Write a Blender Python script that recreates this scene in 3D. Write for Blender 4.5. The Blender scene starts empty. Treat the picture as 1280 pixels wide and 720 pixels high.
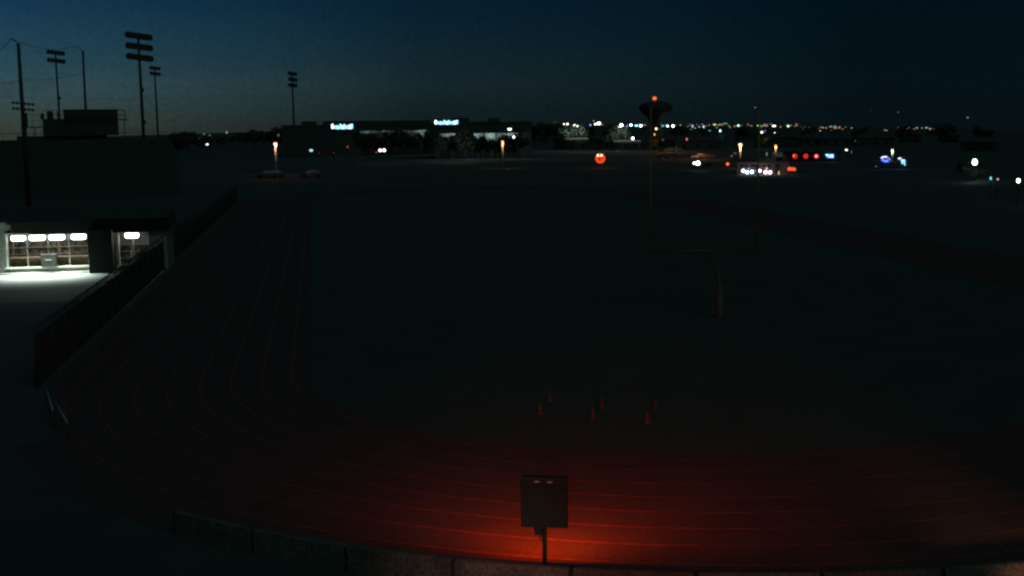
import bpy, bmesh, math, random
from mathutils import Vector, Matrix
random.seed(7)
R = math.radians; PI = math.pi
sc = bpy.context.scene
col = sc.collection

# ------------------------------------------------------------------ camera
FPX, H, PITCH, ROLL, YAW = 1434.8, 9.416, .1402, -.0101, .1671
CAM = Vector((-19.25, -55.5, H))
FW = Vector((math.sin(YAW)*math.cos(PITCH), math.cos(YAW)*math.cos(PITCH), -math.sin(PITCH)))
RT = Vector((math.cos(YAW), -math.sin(YAW), 0)); UP = RT.cross(FW)
RT, UP = RT*math.cos(ROLL)+UP*math.sin(ROLL), UP*math.cos(ROLL)-RT*math.sin(ROLL)
cam = bpy.data.cameras.new('camera'); co = bpy.data.objects.new('camera', cam); col.objects.link(co)
m = Matrix((RT, UP, -FW)).transposed().to_4x4(); m.translation = CAM
co.matrix_world = m
cam.sensor_width = 36; cam.lens = FPX/1280*36; cam.clip_start = .1; cam.clip_end = 20000
sc.camera = co

def slope(az):
    a = (az-YAW)/R(24)
    return .0066*min(a*a, 3.0)
def terr(x, y):
    d = Vector((x-CAM.x, y-CAM.y)); r = d.length
    return -slope(math.atan2(d.x, d.y))*max(0, r-230)
def ray(px, py): return FW + RT*((px-640)/FPX) - UP*((py-360)/FPX)
def at(px, py, r):
    """world point seen at (px,py), standing r metres away across the ground"""
    d = ray(px, py); return CAM + d*(r/math.hypot(d.x, d.y))
def gnd(px, py, z=0):
    d = ray(px, py); return CAM + d*((z-H)/d.z)
def facing(p):
    """rotation about z turning local -y towards the press stand the town is seen from"""
    return math.atan2(p.y-CAM.y, p.x-CAM.x)-PI/2

# ------------------------------------------------------------------ materials
_m = {}
def lin(c): return tuple(((v/255)/12.92 if v/255 <= .04045 else ((v/255+.055)/1.055)**2.4) for v in c)
def mat(name, c, rough=.8, metal=0, noise=.25, scale=3.0, bump=0, c2=None, fine=None):
    if name in _m: return _m[name]
    M = bpy.data.materials.new(name); M.use_nodes = True; nt = M.node_tree; N = nt.nodes; L = nt.links
    b = N['Principled BSDF']; b.inputs['Roughness'].default_value = rough; b.inputs['Metallic'].default_value = metal
    tc = N.new('ShaderNodeTexCoord'); nz = N.new('ShaderNodeTexNoise'); nz.inputs['Scale'].default_value = scale
    nz.inputs['Detail'].default_value = 6; L.new(tc.outputs['Object'], nz.inputs['Vector'])
    rp = N.new('ShaderNodeValToRGB'); L.new(nz.outputs['Fac'], rp.inputs['Fac'])
    d = c2 or tuple(v*(1-noise) for v in c)
    e = c if c2 else tuple(min(1, v*(1+noise)) for v in c)
    rp.color_ramp.elements[0].position = .3; rp.color_ramp.elements[1].position = .7
    rp.color_ramp.elements[0].color = (*d, 1); rp.color_ramp.elements[1].color = (*e, 1)
    out = rp.outputs['Color']
    if fine:
        n2 = N.new('ShaderNodeTexNoise'); n2.inputs['Scale'].default_value = fine; n2.inputs['Detail'].default_value = 2
        L.new(tc.outputs['Object'], n2.inputs['Vector'])
        mr = N.new('ShaderNodeMapRange'); mr.inputs['From Min'].default_value = .3; mr.inputs['From Max'].default_value = .7
        mr.inputs['To Min'].default_value = .55; mr.inputs['To Max'].default_value = 1.45
        L.new(n2.outputs['Fac'], mr.inputs['Value'])
        mx = N.new('ShaderNodeVectorMath'); mx.operation = 'SCALE'; L.new(out, mx.inputs[0]); L.new(mr.outputs['Result'], mx.inputs['Scale'])
        out = mx.outputs['Vector']
    L.new(out, b.inputs['Base Color'])
    if bump:
        bp = N.new('ShaderNodeBump'); bp.inputs['Strength'].default_value = bump; L.new(nz.outputs['Fac'], bp.inputs['Height']); L.new(bp.outputs['Normal'], b.inputs['Normal'])
    _m[name] = M; return M
def glow(name, c, s, lit=True):
    if name in _m: return _m[name]
    M = bpy.data.materials.new(name); M.use_nodes = True; nt = M.node_tree; N = nt.nodes
    N.remove(N['Principled BSDF']); e = N.new('ShaderNodeEmission'); e.inputs['Color'].default_value = (*c, 1); e.inputs['Strength'].default_value = s
    nt.links.new(e.outputs[0], N['Material Output'].inputs['Surface'])
    if not lit: M.cycles.emission_sampling = 'NONE'
    _m[name] = M; return M

# ------------------------------------------------------------------ mesh helpers
class MB:
    def __init__(s): s.v = []; s.f = []
    def poly(s, pts):
        n = len(s.v); s.v += [tuple(p) for p in pts]; s.f.append(tuple(range(n, n+len(pts))))
    def mesh(s, v, f):
        n = len(s.v); s.v += [tuple(p) for p in v]; s.f += [tuple(i+n for i in q) for q in f]
    def box(s, c, d, rz=0, ry=0, rx=0, ch=0):
        """chamfered box centred at c"""
        M = Matrix.Translation(Vector(c)) @ Matrix.Rotation(rz, 4, 'Z') @ Matrix.Rotation(ry, 4, 'Y') @ Matrix.Rotation(rx, 4, 'X')
        x, y, z = d[0]/2, d[1]/2, d[2]/2
        if ch <= 0:
            vs = [M @ Vector((a*x, b*y, e*z)) for e in (-1, 1) for a, b in ((-1, -1), (1, -1), (1, 1), (-1, 1))]
            s.mesh(vs, [(3, 2, 1, 0), (4, 5, 6, 7), (0, 1, 5, 4), (1, 2, 6, 5), (2, 3, 7, 6), (3, 0, 4, 7)]); return
        bm = bmesh.new(); bmesh.ops.create_cube(bm, size=1)
        bmesh.ops.scale(bm, vec=d, verts=bm.verts); bmesh.ops.bevel(bm, geom=bm.edges[:], offset=ch, segments=2, affect='EDGES', profile=.5)
        bm.verts.index_update(); s.mesh([M @ v.co for v in bm.verts], [tuple(v.index for v in f.verts) for f in bm.faces]); bm.free()
    def tube(s, pts, r, n=8, r2=None, caps=True):
        pts = [Vector(p) for p in pts]; k = len(pts); base = len(s.v); prev = None
        for i, p in enumerate(pts):
            t = (pts[min(i+1, k-1)]-pts[max(i-1, 0)]).normalized()
            if prev is None: a = t.orthogonal().normalized()
            else: a = (prev - t*prev.dot(t)).normalized()
            prev = a; b = t.cross(a)
            rr = r if r2 is None else r+(r2-r)*i/(k-1)
            for j in range(n): s.v.append(tuple(p+a*rr*math.cos(2*PI*j/n)+b*rr*math.sin(2*PI*j/n)))
        for i in range(k-1):
            for j in range(n):
                a0 = base+i*n+j; a1 = base+i*n+(j+1) % n; s.f.append((a0, a1, a1+n, a0+n))
        if caps:
            s.f.append(tuple(base+j for j in range(n))[::-1]); s.f.append(tuple(base+(k-1)*n+j for j in range(n)))
    def lathe(s, prof, c=(0, 0, 0), n=20, axis='z'):
        c = Vector(c); base = len(s.v); k = len(prof)
        for r, z in prof:
            for j in range(n):
                a = 2*PI*j/n
                q = Vector((r*math.cos(a), r*math.sin(a), z)) if axis == 'z' else Vector((r*math.cos(a), z, r*math.sin(a)))
                s.v.append(tuple(c+q))
        for i in range(k-1):
            for j in range(n):
                a0 = base+i*n+j; a1 = base+i*n+(j+1) % n; s.f.append((a0, a1, a1+n, a0+n))
    def ball(s, c, rx, ry, rz, n=10, k=7):
        s.lathe([(0.0001 if i in (0, k) else math.sin(PI*i/k), -math.cos(PI*i/k)) for i in range(k+1)], n=n)
        cnt = (k+1)*n
        for i in range(len(s.v)-cnt, len(s.v)):
            v = s.v[i]; s.v[i] = (c[0]+v[0]*rx, c[1]+v[1]*ry, c[2]+v[2]*rz)
    def build(s, name, M, parent=None, smooth=False, loc=None):
        me = bpy.data.meshes.new(name); me.from_pydata(s.v, [], s.f); me.update()
        me.materials.append(M)
        if smooth:
            for p in me.polygons: p.use_smooth = True
        bm = bmesh.new(); bm.from_mesh(me); bmesh.ops.recalc_face_normals(bm, faces=bm.faces); bm.to_mesh(me); bm.free()
        o = bpy.data.objects.new(name, me); col.objects.link(o)
        if parent is not None: o.parent = parent
        if loc is not None: o.location = loc
        return o
def tag(o, label=None, cat=None, group=None, kind=None):
    if label: o['label'] = label
    if cat: o['category'] = cat
    if group: o['group'] = group
    if kind: o['kind'] = kind
    return o
def thing(name, label, cat, loc=(0, 0, 0), rz=0, group=None):
    o = bpy.data.objects.new(name, None); col.objects.link(o); o.location = loc; o.rotation_euler = (0, 0, rz)
    o.empty_display_size = .3
    return tag(o, label, cat, group)
def copy_tree(o, kids, parent=None):
    c = o.copy(); col.objects.link(c)
    if parent is not None: c.parent = parent
    for ch in kids.get(o.name, []): copy_tree(ch, kids, c)
    return c
def kidmap(o):
    """children of o and of its parts, read once so copies never see each other"""
    km = {}
    def rec(q):
        km[q.name] = list(q.children)
        for c in km[q.name]: rec(c)
    rec(o); return km
def dup(o, km, loc, rz, label=None, group=None, cat=None, s=None):
    c = copy_tree(o, km); c.location = loc; c.rotation_euler = (0, 0, rz)
    if s: c.scale = s
    return tag(c, label, cat, group)
def lamp(name, loc, c, w, rad=.15, kind='POINT', aim=None, ang=100, blend=.6):
    l = bpy.data.lights.new(name, kind); l.color = c; l.energy = w; l.shadow_soft_size = rad
    o = bpy.data.objects.new(name, l); col.objects.link(o); o.location = loc
    if kind == 'SPOT':
        l.spot_size = R(ang); l.spot_blend = blend
        o.rotation_euler = (Vector(aim)-Vector(loc)).to_track_quat('-Z', 'Y').to_euler()
    return o

# ------------------------------------------------------------------ world: last light of dusk low on the left
W = bpy.data.worlds.new('World'); sc.world = W; W.use_nodes = True
nt = W.node_tree; N = nt.nodes; L = nt.links; bg = N['Background']
def math_(op, a, b=None):
    n = N.new('ShaderNodeMath'); n.operation = op
    for i, v in enumerate((a, b)):
        if v is None: continue
        if isinstance(v, (int, float)): n.inputs[i].default_value = v
        else: L.new(v, n.inputs[i])
    return n.outputs[0]
tc = N.new('ShaderNodeTexCoord'); sx = N.new('ShaderNodeSeparateXYZ'); L.new(tc.outputs['Generated'], sx.inputs[0])
az = math_('ARCTAN2', sx.outputs['X'], sx.outputs['Y'])
def ramp(fac, stops):
    n = N.new('ShaderNodeValToRGB'); cr = n.color_ramp; cr.interpolation = 'EASE' if False else 'LINEAR'
    while len(cr.elements) < len(stops): cr.elements.new(.5)
    for e, (p, c) in zip(cr.elements, stops): e.position = p; e.color = (*lin(c), 1)
    L.new(fac, n.inputs[0]); return n.outputs['Color']
zf = math_('MULTIPLY', sx.outputs['Z'], 5.0)     # 0.2 -> 1
SKYL = [(0, (50, 58, 52)), (.05, (52, 65, 61)), (.17, (50, 76, 82)), (.3, (35, 69, 84)), (.5, (20, 55, 79)), (.7, (14, 44, 68)), (1, (8, 26, 46))]
SKYM = [(0, (17, 28, 30)), (.08, (18, 32, 36)), (.17, (22, 38, 43)), (.33, (14, 36, 46)), (.5, (7, 31, 46)), (1, (3, 16, 30))]
SKYR = [(0, (7, 17, 20)), (.17, (5, 18, 24)), (.5, (2, 16, 25)), (1, (1, 9, 16))]
cl, cm, cr_ = ramp(zf, SKYL), ramp(zf, SKYM), ramp(zf, SKYR)
def mapr(v, a, b):
    n = N.new('ShaderNodeMapRange'); n.clamp = True; L.new(v, n.inputs['Value']); n.inputs['From Min'].default_value = a; n.inputs['From Max'].default_value = b
    n.interpolation_type = 'SMOOTHSTEP' if False else 'LINEAR'; return n.outputs['Result']
def mixc(f, a, b):
    n = N.new('ShaderNodeMix'); n.data_type = 'RGBA'; L.new(f, n.inputs['Factor']); L.new(a, n.inputs['A']); L.new(b, n.inputs['B']); return n.outputs['Result']
c1 = mixc(mapr(az, R(-14), R(5)), cl, cm); c2 = mixc(mapr(az, R(5), R(26)), c1, cr_)
# behind the viewer the sky falls back to night
c3 = mixc(mapr(sx.outputs['Y'], .35, -.1), c2, cr_)
# faint stretched haze bands
vm = N.new('ShaderNodeMapping'); vm.inputs['Scale'].default_value = (2.2, 2.2, 55); L.new(tc.outputs['Generated'], vm.inputs[0])
nz = N.new('ShaderNodeTexNoise'); nz.inputs['Scale'].default_value = 2.3; nz.inputs['Detail'].default_value = 3; L.new(vm.outputs[0], nz.inputs['Vector'])
bf = N.new('ShaderNodeMapRange'); bf.inputs['From Min'].default_value = .52; bf.inputs['From Max'].default_value = .75; bf.inputs['To Max'].default_value = .85; L.new(nz.outputs['Fac'], bf.inputs['Value'])
band = N.new('ShaderNodeRGB'); band.outputs[0].default_value = (*lin((38, 32, 36)), 1)
lo = math_('MULTIPLY', bf.outputs['Result'], mapr(sx.outputs['Z'], .085, .0))
lo = math_('MULTIPLY', lo, mapr(az, R(6), R(-10)))
c4 = mixc(lo, c3, band.outputs[0])
# fine mottling of thin high cloud
n2 = N.new('ShaderNodeTexNoise'); n2.inputs['Scale'].default_value = 260; n2.inputs['Detail'].default_value = 3; L.new(tc.outputs['Generated'], n2.inputs['Vector'])
mr2 = N.new('ShaderNodeMapRange'); mr2.inputs['From Min'].default_value = .3; mr2.inputs['From Max'].default_value = .7; mr2.inputs['To Min'].default_value = .9; mr2.inputs['To Max'].default_value = 1.1; L.new(n2.outputs['Fac'], mr2.inputs['Value'])
sc2 = N.new('ShaderNodeVectorMath'); sc2.operation = 'SCALE'; L.new(c4, sc2.inputs[0]); L.new(mr2.outputs['Result'], sc2.inputs['Scale'])
sky = N.new('ShaderNodeTexSky'); sky.sky_type = 'NISHITA'; sky.sun_disc = False; sky.sun_elevation = R(-4); sky.sun_rotation = R(-40)
sk = N.new('ShaderNodeVectorMath'); sk.operation = 'SCALE'; L.new(sky.outputs[0], sk.inputs[0]); sk.inputs['Scale'].default_value = .003
ad = N.new('ShaderNodeVectorMath'); ad.operation = 'ADD'; L.new(sc2.outputs[0], ad.inputs[0]); L.new(sk.outputs[0], ad.inputs[1])
L.new(ad.outputs[0], bg.inputs['Color']); bg.inputs['Strength'].default_value = 1.0

fill_sun = bpy.data.lights.new('ambient_fill', 'SUN'); fill_sun.energy = .15; fill_sun.angle = R(40); fill_sun.color = (.5, 1.0, .84)  # broad sun added behind the viewer as fill, lifts the dark ground
mo = bpy.data.objects.new('ambient_fill', fill_sun); col.objects.link(mo); mo.rotation_euler = (R(48), 0, R(20))

sc.view_settings.view_transform = 'Standard'; sc.view_settings.look = 'None'; sc.view_settings.exposure = 0
try:
    sc.cycles.pixel_filter_type = 'BLACKMAN_HARRIS'; sc.cycles.filter_width = 2.4
    sc.cycles.use_denoising = True; sc.cycles.max_bounces = 5
except Exception: pass

# ------------------------------------------------------------------ ground, turf, track
M_ground = mat('ground_earth', (.072, .078, .072), .95, noise=.1, scale=.3)
M_turf = mat('field_turf', (.07, .078, .068), .9, noise=.12, scale=.4, fine=9)
M_track = mat('red_track_rubber', (.102, .054, .05), .85, noise=.14, scale=.8, fine=14)
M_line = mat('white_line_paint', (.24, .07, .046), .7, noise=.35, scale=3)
M_conc = mat('plain_concrete', (.3, .28, .25), .9, noise=.2, scale=2, fine=14, bump=.2)
g = MB(); NA = 96; rings = [0, 8, 20, 60, 120, 180, 230, 300, 400, 550, 800, 1200, 2000, 3500, 6000, 9500]
for i, r in enumerate(rings):
    for j in range(NA):
        a = 2*PI*j/NA + YAW; x = CAM.x+r*math.sin(a); y = CAM.y+r*math.cos(a)
        z = terr(x, y)-.012 if abs(((a-YAW+PI) % (2*PI))-PI) < PI else 0
        g.v.append((x, y, z))
for i in range(len(rings)-1):
    for j in range(NA):
        a0 = i*NA+j; a1 = i*NA+(j+1) % NA; g.f.append((a0, a1, a1+NA, a0+NA))
tag(g.build('ground', M_ground, smooth=True), kind='structure')

def oval(d):
    """closed outline of the running track, d metres outside its inner kerb"""
    p = []
    for i in range(61): a = PI + PI/2*i/60; p.append((-6.1+(13.8+d)*math.cos(a), -11.2+(13.8+d)*math.sin(a)))
    for i in range(1, 61): a = 1.5*PI+PI/2*i/60; p.append((-6.1+(26+d)*math.cos(a), 1+(26+d)*math.sin(a)))
    for i in range(61): a = PI*i/60; p.append(((19.9+d)*math.cos(a), 95+(19.9+d)*math.sin(a)))
    return p
def ribbon(mb, d1, d2, z, i0=0, i1=None):
    a, b = oval(d1), oval(d2); n = len(a); base = len(mb.v)
    mb.v += [(x, y, z) for x, y in a]+[(x, y, z) for x, y in b]
    for i in range(i0, n if i1 is None else i1): j = (i+1) % n; mb.f.append((base+i, base+j, base+n+j, base+n+i))
t = MB(); t.poly([(x, y, -.004) for x, y in oval(0)]); tag(t.build('turf_field', M_turf), kind='structure')
t = MB(); ribbon(t, 0, 9.0, 0); ribbon(t, 9.0, 10.22, 0, 14, 120); tag(t.build('running_track', M_track), kind='structure')
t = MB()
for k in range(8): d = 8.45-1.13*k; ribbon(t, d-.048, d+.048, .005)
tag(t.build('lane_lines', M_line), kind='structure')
# low curved wall of precast concrete panels round the outside of the bend
def arc(rad): return [(-6.1+rad*math.cos(PI+(PI/2+.22)*i/120), -11.2+rad*math.sin(PI+(PI/2+.22)*i/120)) for i in range(121)]
o0, o1 = arc(24.0), arc(24.16)
def offpt(s_, k):
    acc = 0
    for i in range(120):
        l = (Vector(o0[i+1])-Vector(o0[i])).length
        if acc+l >= s_:
            u = (s_-acc)/l; return Vector(k[i])*(1-u)+Vector(k[i+1])*u
        acc += l
    return Vector(k[120])
def s_near(P):
    best, acc = (1e9, 0), 0
    for i in range(120):
        a, b_ = Vector(o0[i]), Vector(o0[i+1]); l = (b_-a).length
        for q in range(10):
            dd = (a+(b_-a)*q/10-Vector((P.x, P.y))).length
            if dd < best[0]: best = (dd, acc+l*q/10)
        acc += l
    return best[1]
sa, sb = s_near(gnd(567, 706, .4)), s_near(gnd(712, 718, .5)); SL = sb-sa
WL = thing('curb_wall', 'low curved wall of concrete panels with dark joints around the outside of the red track bend', 'wall', (-6.1, -11.2, 0))
M_panel = mat('concrete_panel', (.13, .115, .1), .9, noise=.35, scale=1.1, fine=14, bump=.2)
def wrel(p, z): return (p.x+6.1, p.y+11.2, z)
HW = .56
k0 = -3
for q in range(k0, 22):
    s1, s2 = sa+q*SL+.045, sa+(q+1)*SL-.045
    if s1 < 0 or s2 > 24*(PI/2+.22)-.05: continue
    b = MB(); K = 6; prof = [(0, -.01), (0, HW-.015), (.12, HW), (.88, HW), (1, HW-.015), (1, -.01)]; rows = []
    for i in range(K+1):
        A, D = offpt(s1+(s2-s1)*i/K, o0), offpt(s1+(s2-s1)*i/K, o1); rows.append([wrel(A+(D-A)*t, z) for t, z in prof])
    n = len(prof); b.v = [p for rw in rows for p in rw]
    for i in range(K):
        for j2 in range(n-1): b.f.append((i*n+j2, i*n+j2+1, (i+1)*n+j2+1, (i+1)*n+j2))
    b.f.append(tuple(range(n))); b.f.append(tuple(range(K*n, K*n+n))[::-1])
    b.build('wall_panel', M_panel, WL)
    A, D = offpt(s1-.045, o0), offpt(s1-.045, o1); c = (A+D)/2; ang = math.atan2(D.y-A.y, D.x-A.x)
    b = MB(); b.box((0, 0, HW/2-.02), (.08, .1, HW-.05), rz=ang); b.build('joint_post', mat('joint_dark', (.03, .03, .03), .9), WL, loc=wrel(c, 0))
lamp('amber_fill_light', (-18.6, -54.5, 8.3), (1.0, .05, .002), 3000, .6, 'SPOT', (-11.8, -30.3, 0), 31, 1.0)  # unseen amber fill added to widen the display's glow on the track
lamp('wall_fill_light', (-19.5, -50.0, 5.0), (1.0, .98, .88), 800, .3, 'SPOT', (-16.2, -34.2, .2), 18, 1.0)  # unseen fill spot added for the left part of the wall
lamp('wall_fill_light', (-6.5, -50.0, 4.0), (1.0, .42, .22), 3600, .3, 'SPOT', (-4.6, -36.0, .4), 14, 1.0)  # unseen warm fill spot added for the right end of the wall

# ------------------------------------------------------------------ play clock seen from behind
M_black = mat('black_painted_steel', (.028, .058, .05), .5, .2, .15, 4)
M_steel = mat('grey_steel', (.3, .31, .32), .4, .6, .15, 4)
pc = gnd(681, 709); rz = -math.atan2(pc.x-CAM.x, pc.y-CAM.y)
T = thing('play_clock', 'black square play clock on a single post, seen from behind at the track edge', 'play clock', (pc.x, pc.y, 0), rz-.1)
b = MB(); b.box((0, 0, 1.47), (1.0, .2, 1.1), ch=.02); b.build('clock_case', M_black, T)
b = MB(); b.box((0, .106, 1.47), (.9, .012, .98)); fc = b.build('display_face', glow('amber_display', (1.0, .075, .001), 64), T)
b = MB()
for (x, z, w_, h_) in ((-.48, 1.47, .03, 1.06), (.48, 1.47, .03, 1.06), (0, 1.98, .93, .03), (0, .96, .93, .03)): b.box((x, .13, z), (w_, .07, h_))
b.build('display_hood', M_black, T)
b = MB()
for k in range(5): b.box((0, -.104, 1.12+.17*k), (.9, .01, .018))
b.build('back_rib', mat('black_rib_steel', (.022, .048, .042), .6), T)
for x0 in (-.22, .055):
    b = MB(); b.box((x0+.07, -.118, 1.94), (.12, .03, .022), ch=.006); b.box((x0+.07, -.13, 1.93), (.05, .04, .012)); b.build('latch', mat('bright_zinc', (.75, .8, .78), .35, .3), T)
b = MB(); b.tube([(0, 0, -.02), (0, 0, .95)], .05, 12); b.build('post', M_black, T)
b = MB(); b.box((0, 0, .012), (.26, .26, .024), ch=.004); b.build('base_plate', M_black, T)
b = MB(); b.box((-.13, -.02, .84), (.16, .14, .2), ch=.01); b.tube([(-.12, -.02, .74), (-.1, -.02, .64), (-.045, -.02, .58)], .014, 6); b.build('junction_box', M_black, T)

# small red practice cones on the turf
def cone():
    T = thing('practice_cone', '', 'cone')
    b = MB(); b.box((0, 0, .015), (.34, .34, .03), ch=.006); b.build('base', mat('cone_red', (.1, .065, .058), .6), T)
    b = MB(); b.lathe([(.13, .03), (.1, .2), (.06, .4), (.03, .52), (.001, .53)], n=16); b.build('cone_body', mat('cone_red', (.1, .065, .058), .6), T, True)
    return T
cn = cone(); km = kidmap(cn)
cl_ = [((675, 517), 'nearer red cone of the left pair on the dark turf'), ((687, 501), 'farther red cone of the left pair on the dark turf'),
       ((741, 523), 'nearer red cone of the middle pair on the turf beyond the play clock'), ((752, 510), 'farther red cone of the middle pair on the turf'),
       ((809, 529), 'nearer red cone of the right pair on the dark turf'), ((819, 512), 'farther red cone of the right pair on the dark turf')]
for i, (p, lb) in enumerate(cl_):
    q = gnd(*p); o = cn if i == 0 else dup(cn, km, (0, 0, 0), 0)
    o.location = (q.x, q.y, -.003); o.scale = (.75, .75, .75); tag(o, lb, 'cone', 'red cones on the turf')

# ------------------------------------------------------------------ goal post
M_yel = mat('goal_yellow_shaded', (.1, .085, .05), .45, 0, .1, 3)  # shaded copy of the post's yellow, for crossbar and gooseneck
G = thing('goal_post', 'tall yellow football goal post with a gooseneck base on the dark field', 'goal post', (0, 0, 0), 0)
for sx_ in (-1, 1):
    b = MB(); b.tube([(sx_*2.82, 0, 3.0), (sx_*2.82, 0, 10.3)], .042, 10); b.build('upright', mat('goal_yellow_lit', (.26, .21, .08), .5), G, True)  # lit copy of the same yellow on the uprights
b = MB(); b.tube([(-2.86, 0, 3.05), (2.86, 0, 3.05)], .055, 10); b.build('crossbar', M_yel, G, True)
b = MB(); b.tube([(0, -2.4, -.02), (0, -2.4, .8), (0, -2.4, 1.5), (0, -2.25, 2.0), (0, -1.9, 2.45), (0, -1.3, 2.78), (0, -.6, 2.93), (0, 0, 2.97)], .08, 12); b.build('gooseneck', M_yel, G, True)
b = MB(); b.lathe([(.2, 0), (.2, 1.7), (.001, 1.7)], (0, -2.4, 0), 16); b.build('padding', mat('navy_pad', (.085, .09, .085), .7), G, True)

# ------------------------------------------------------------------ concession stand
M_wall = mat('stand_block_wall', (.3, .31, .27), .85, noise=.12, scale=1.2, fine=12)
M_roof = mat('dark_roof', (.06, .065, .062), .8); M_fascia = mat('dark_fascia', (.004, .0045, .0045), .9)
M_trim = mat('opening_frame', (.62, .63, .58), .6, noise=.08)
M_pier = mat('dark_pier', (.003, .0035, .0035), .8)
CS = thing('concession_stand', 'lit concession stand with two wide serving openings behind the dark fence', 'building', (0, 0, 0))
Y0 = 25.0
b = MB()                                    # shell of block walls
b.box((-41.6, Y0+.1, 1.7), (3.9, .2, 3.4)); b.box((-39.45, Y0+.1, 2.93), (.4, .2, .66))
b.box((-37.1, Y0+.1, 2.75), (5.3, .2, .3)); b.box((-37.1, Y0+.1, .2), (5.3, .2, .4))
b.box((-31.6, Y0+.1, 2.7), (2.0, .2, .35)); b.box((-31.6, Y0+.1, .19), (2.0, .2, .38)); b.box((-30.0, Y0+.1, 1.45), (1.2, .2, 2.9))
b.box((-36.5, Y0+3.6, 1.45), (14.1, .2, 2.9)); b.box((-29.5, Y0+1.85, 1.45), (.2, 3.3, 2.9)); b.box((-43.5, Y0+1.85, 1.45), (.2, 3.3, 2.9))
b.box((-33.6, Y0+1.9, 1.44), (.16, 3.2, 2.88))
b.build('wall', M_wall, CS)
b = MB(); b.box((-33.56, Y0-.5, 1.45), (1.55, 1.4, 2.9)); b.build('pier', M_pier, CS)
b = MB(); b.box((-36.5, Y0+1.9, .03), (14, 3.3, .06)); b.build('floor', M_conc, CS)
b = MB(); b.box((-36.5, Y0+1.9, 2.86), (13.7, 3.2, .06)); b.build('ceiling', mat('stand_ceiling', (.5, .5, .46), .8), CS)
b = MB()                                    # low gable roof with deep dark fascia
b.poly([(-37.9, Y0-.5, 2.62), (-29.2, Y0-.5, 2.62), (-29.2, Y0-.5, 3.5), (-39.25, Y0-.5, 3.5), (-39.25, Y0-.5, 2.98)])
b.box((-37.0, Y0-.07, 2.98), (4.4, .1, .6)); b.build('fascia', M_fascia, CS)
b = MB(); b.poly([(-44, Y0-.5, 3.52), (-29.2, Y0-.5, 3.52), (-29.2, Y0+2, 4.3), (-44, Y0+2, 4.3)])
b.poly([(-44, Y0+4.2, 3.3), (-29.2, Y0+4.2, 3.3), (-29.2, Y0+2, 4.3), (-44, Y0+2, 4.3)])
b.poly([(-29.2, Y0-.5, 3.5), (-29.2, Y0+4.2, 3.3), (-29.2, Y0+2, 4.3)]); b.poly([(-44, Y0-.5, 3.5), (-44, Y0+4.2, 3.3), (-44, Y0+2, 4.3)])
b.box((-36.6, Y0-.2, 3.48), (14.9, .5, .06)); b.box((-29.25, Y0+1.8, 3.1), (.08, 4.4, .7))
b.build('roof', M_roof, CS)
# frames round the two openings
for (xa, xb, za, zb) in ((-39.75, -34.45, .4, 2.6), (-32.6, -30.6, .38, 2.52)):
    b = MB(); 
    b.box((xa+.03, Y0-.04, (za+zb)/2), (.1, .2, zb-za)); b.box((xb-.03, Y0-.04, (za+zb)/2), (.14, .2, zb-za))
    b.box(((xa+xb)/2, Y0-.045, zb+.04), (xb-xa+.1, .16, .1)); b.box(((xa+xb)/2, Y0-.1, za-.02), (xb-xa+.2, .34, .07))
    f = b.build('window_frame', M_trim, CS)
    n = 4 if xb-xa > 4 else 2
    for i in range(1, n): x = xa+(xb-xa)*i/n; b = MB(); b.box((x, Y0+.02, (za+zb)/2), (.05, .05, zb-za)); b.build('mullion', M_trim, f)
b = MB(); b.box((-37.2, Y0-.35, .02), (7.2, .5, .1)); b.build('kerb_step', M_conc, CS)
b = MB(); b.box((-37.1, Y0+.62, .98), (5.2, .8, .08)); b.box((-37.1, Y0+.85, .5), (5.1, .06, .9)); b.build('counter', mat('counter_wood', (.24, .17, .11), .6), CS)
def shelves(xa, xb):
    b = MB()
    for z in (.55, 1.0, 1.45, 1.9):
        b.box(((xa+xb)/2, Y0+3.1, z), (xb-xa, .6, .05))
    for i in range(4): b.box((xa+(xb-xa)*i/3, Y0+3.1, 1.0), (.07, .6, 2.0))
    return b
U1 = tag(shelves(-43, -34).build('shelf_unit', mat('shelf_tan', (.34, .25, .17), .7)), 'long tan storage shelves inside the lit concession stand, behind the wide opening', 'shelves')
U2 = tag(shelves(-33.3, -30).build('shelf_unit', mat('shelf_tan', (.34, .25, .17), .7)), 'short tan storage shelves behind the narrow opening of the concession stand', 'shelves')
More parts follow.
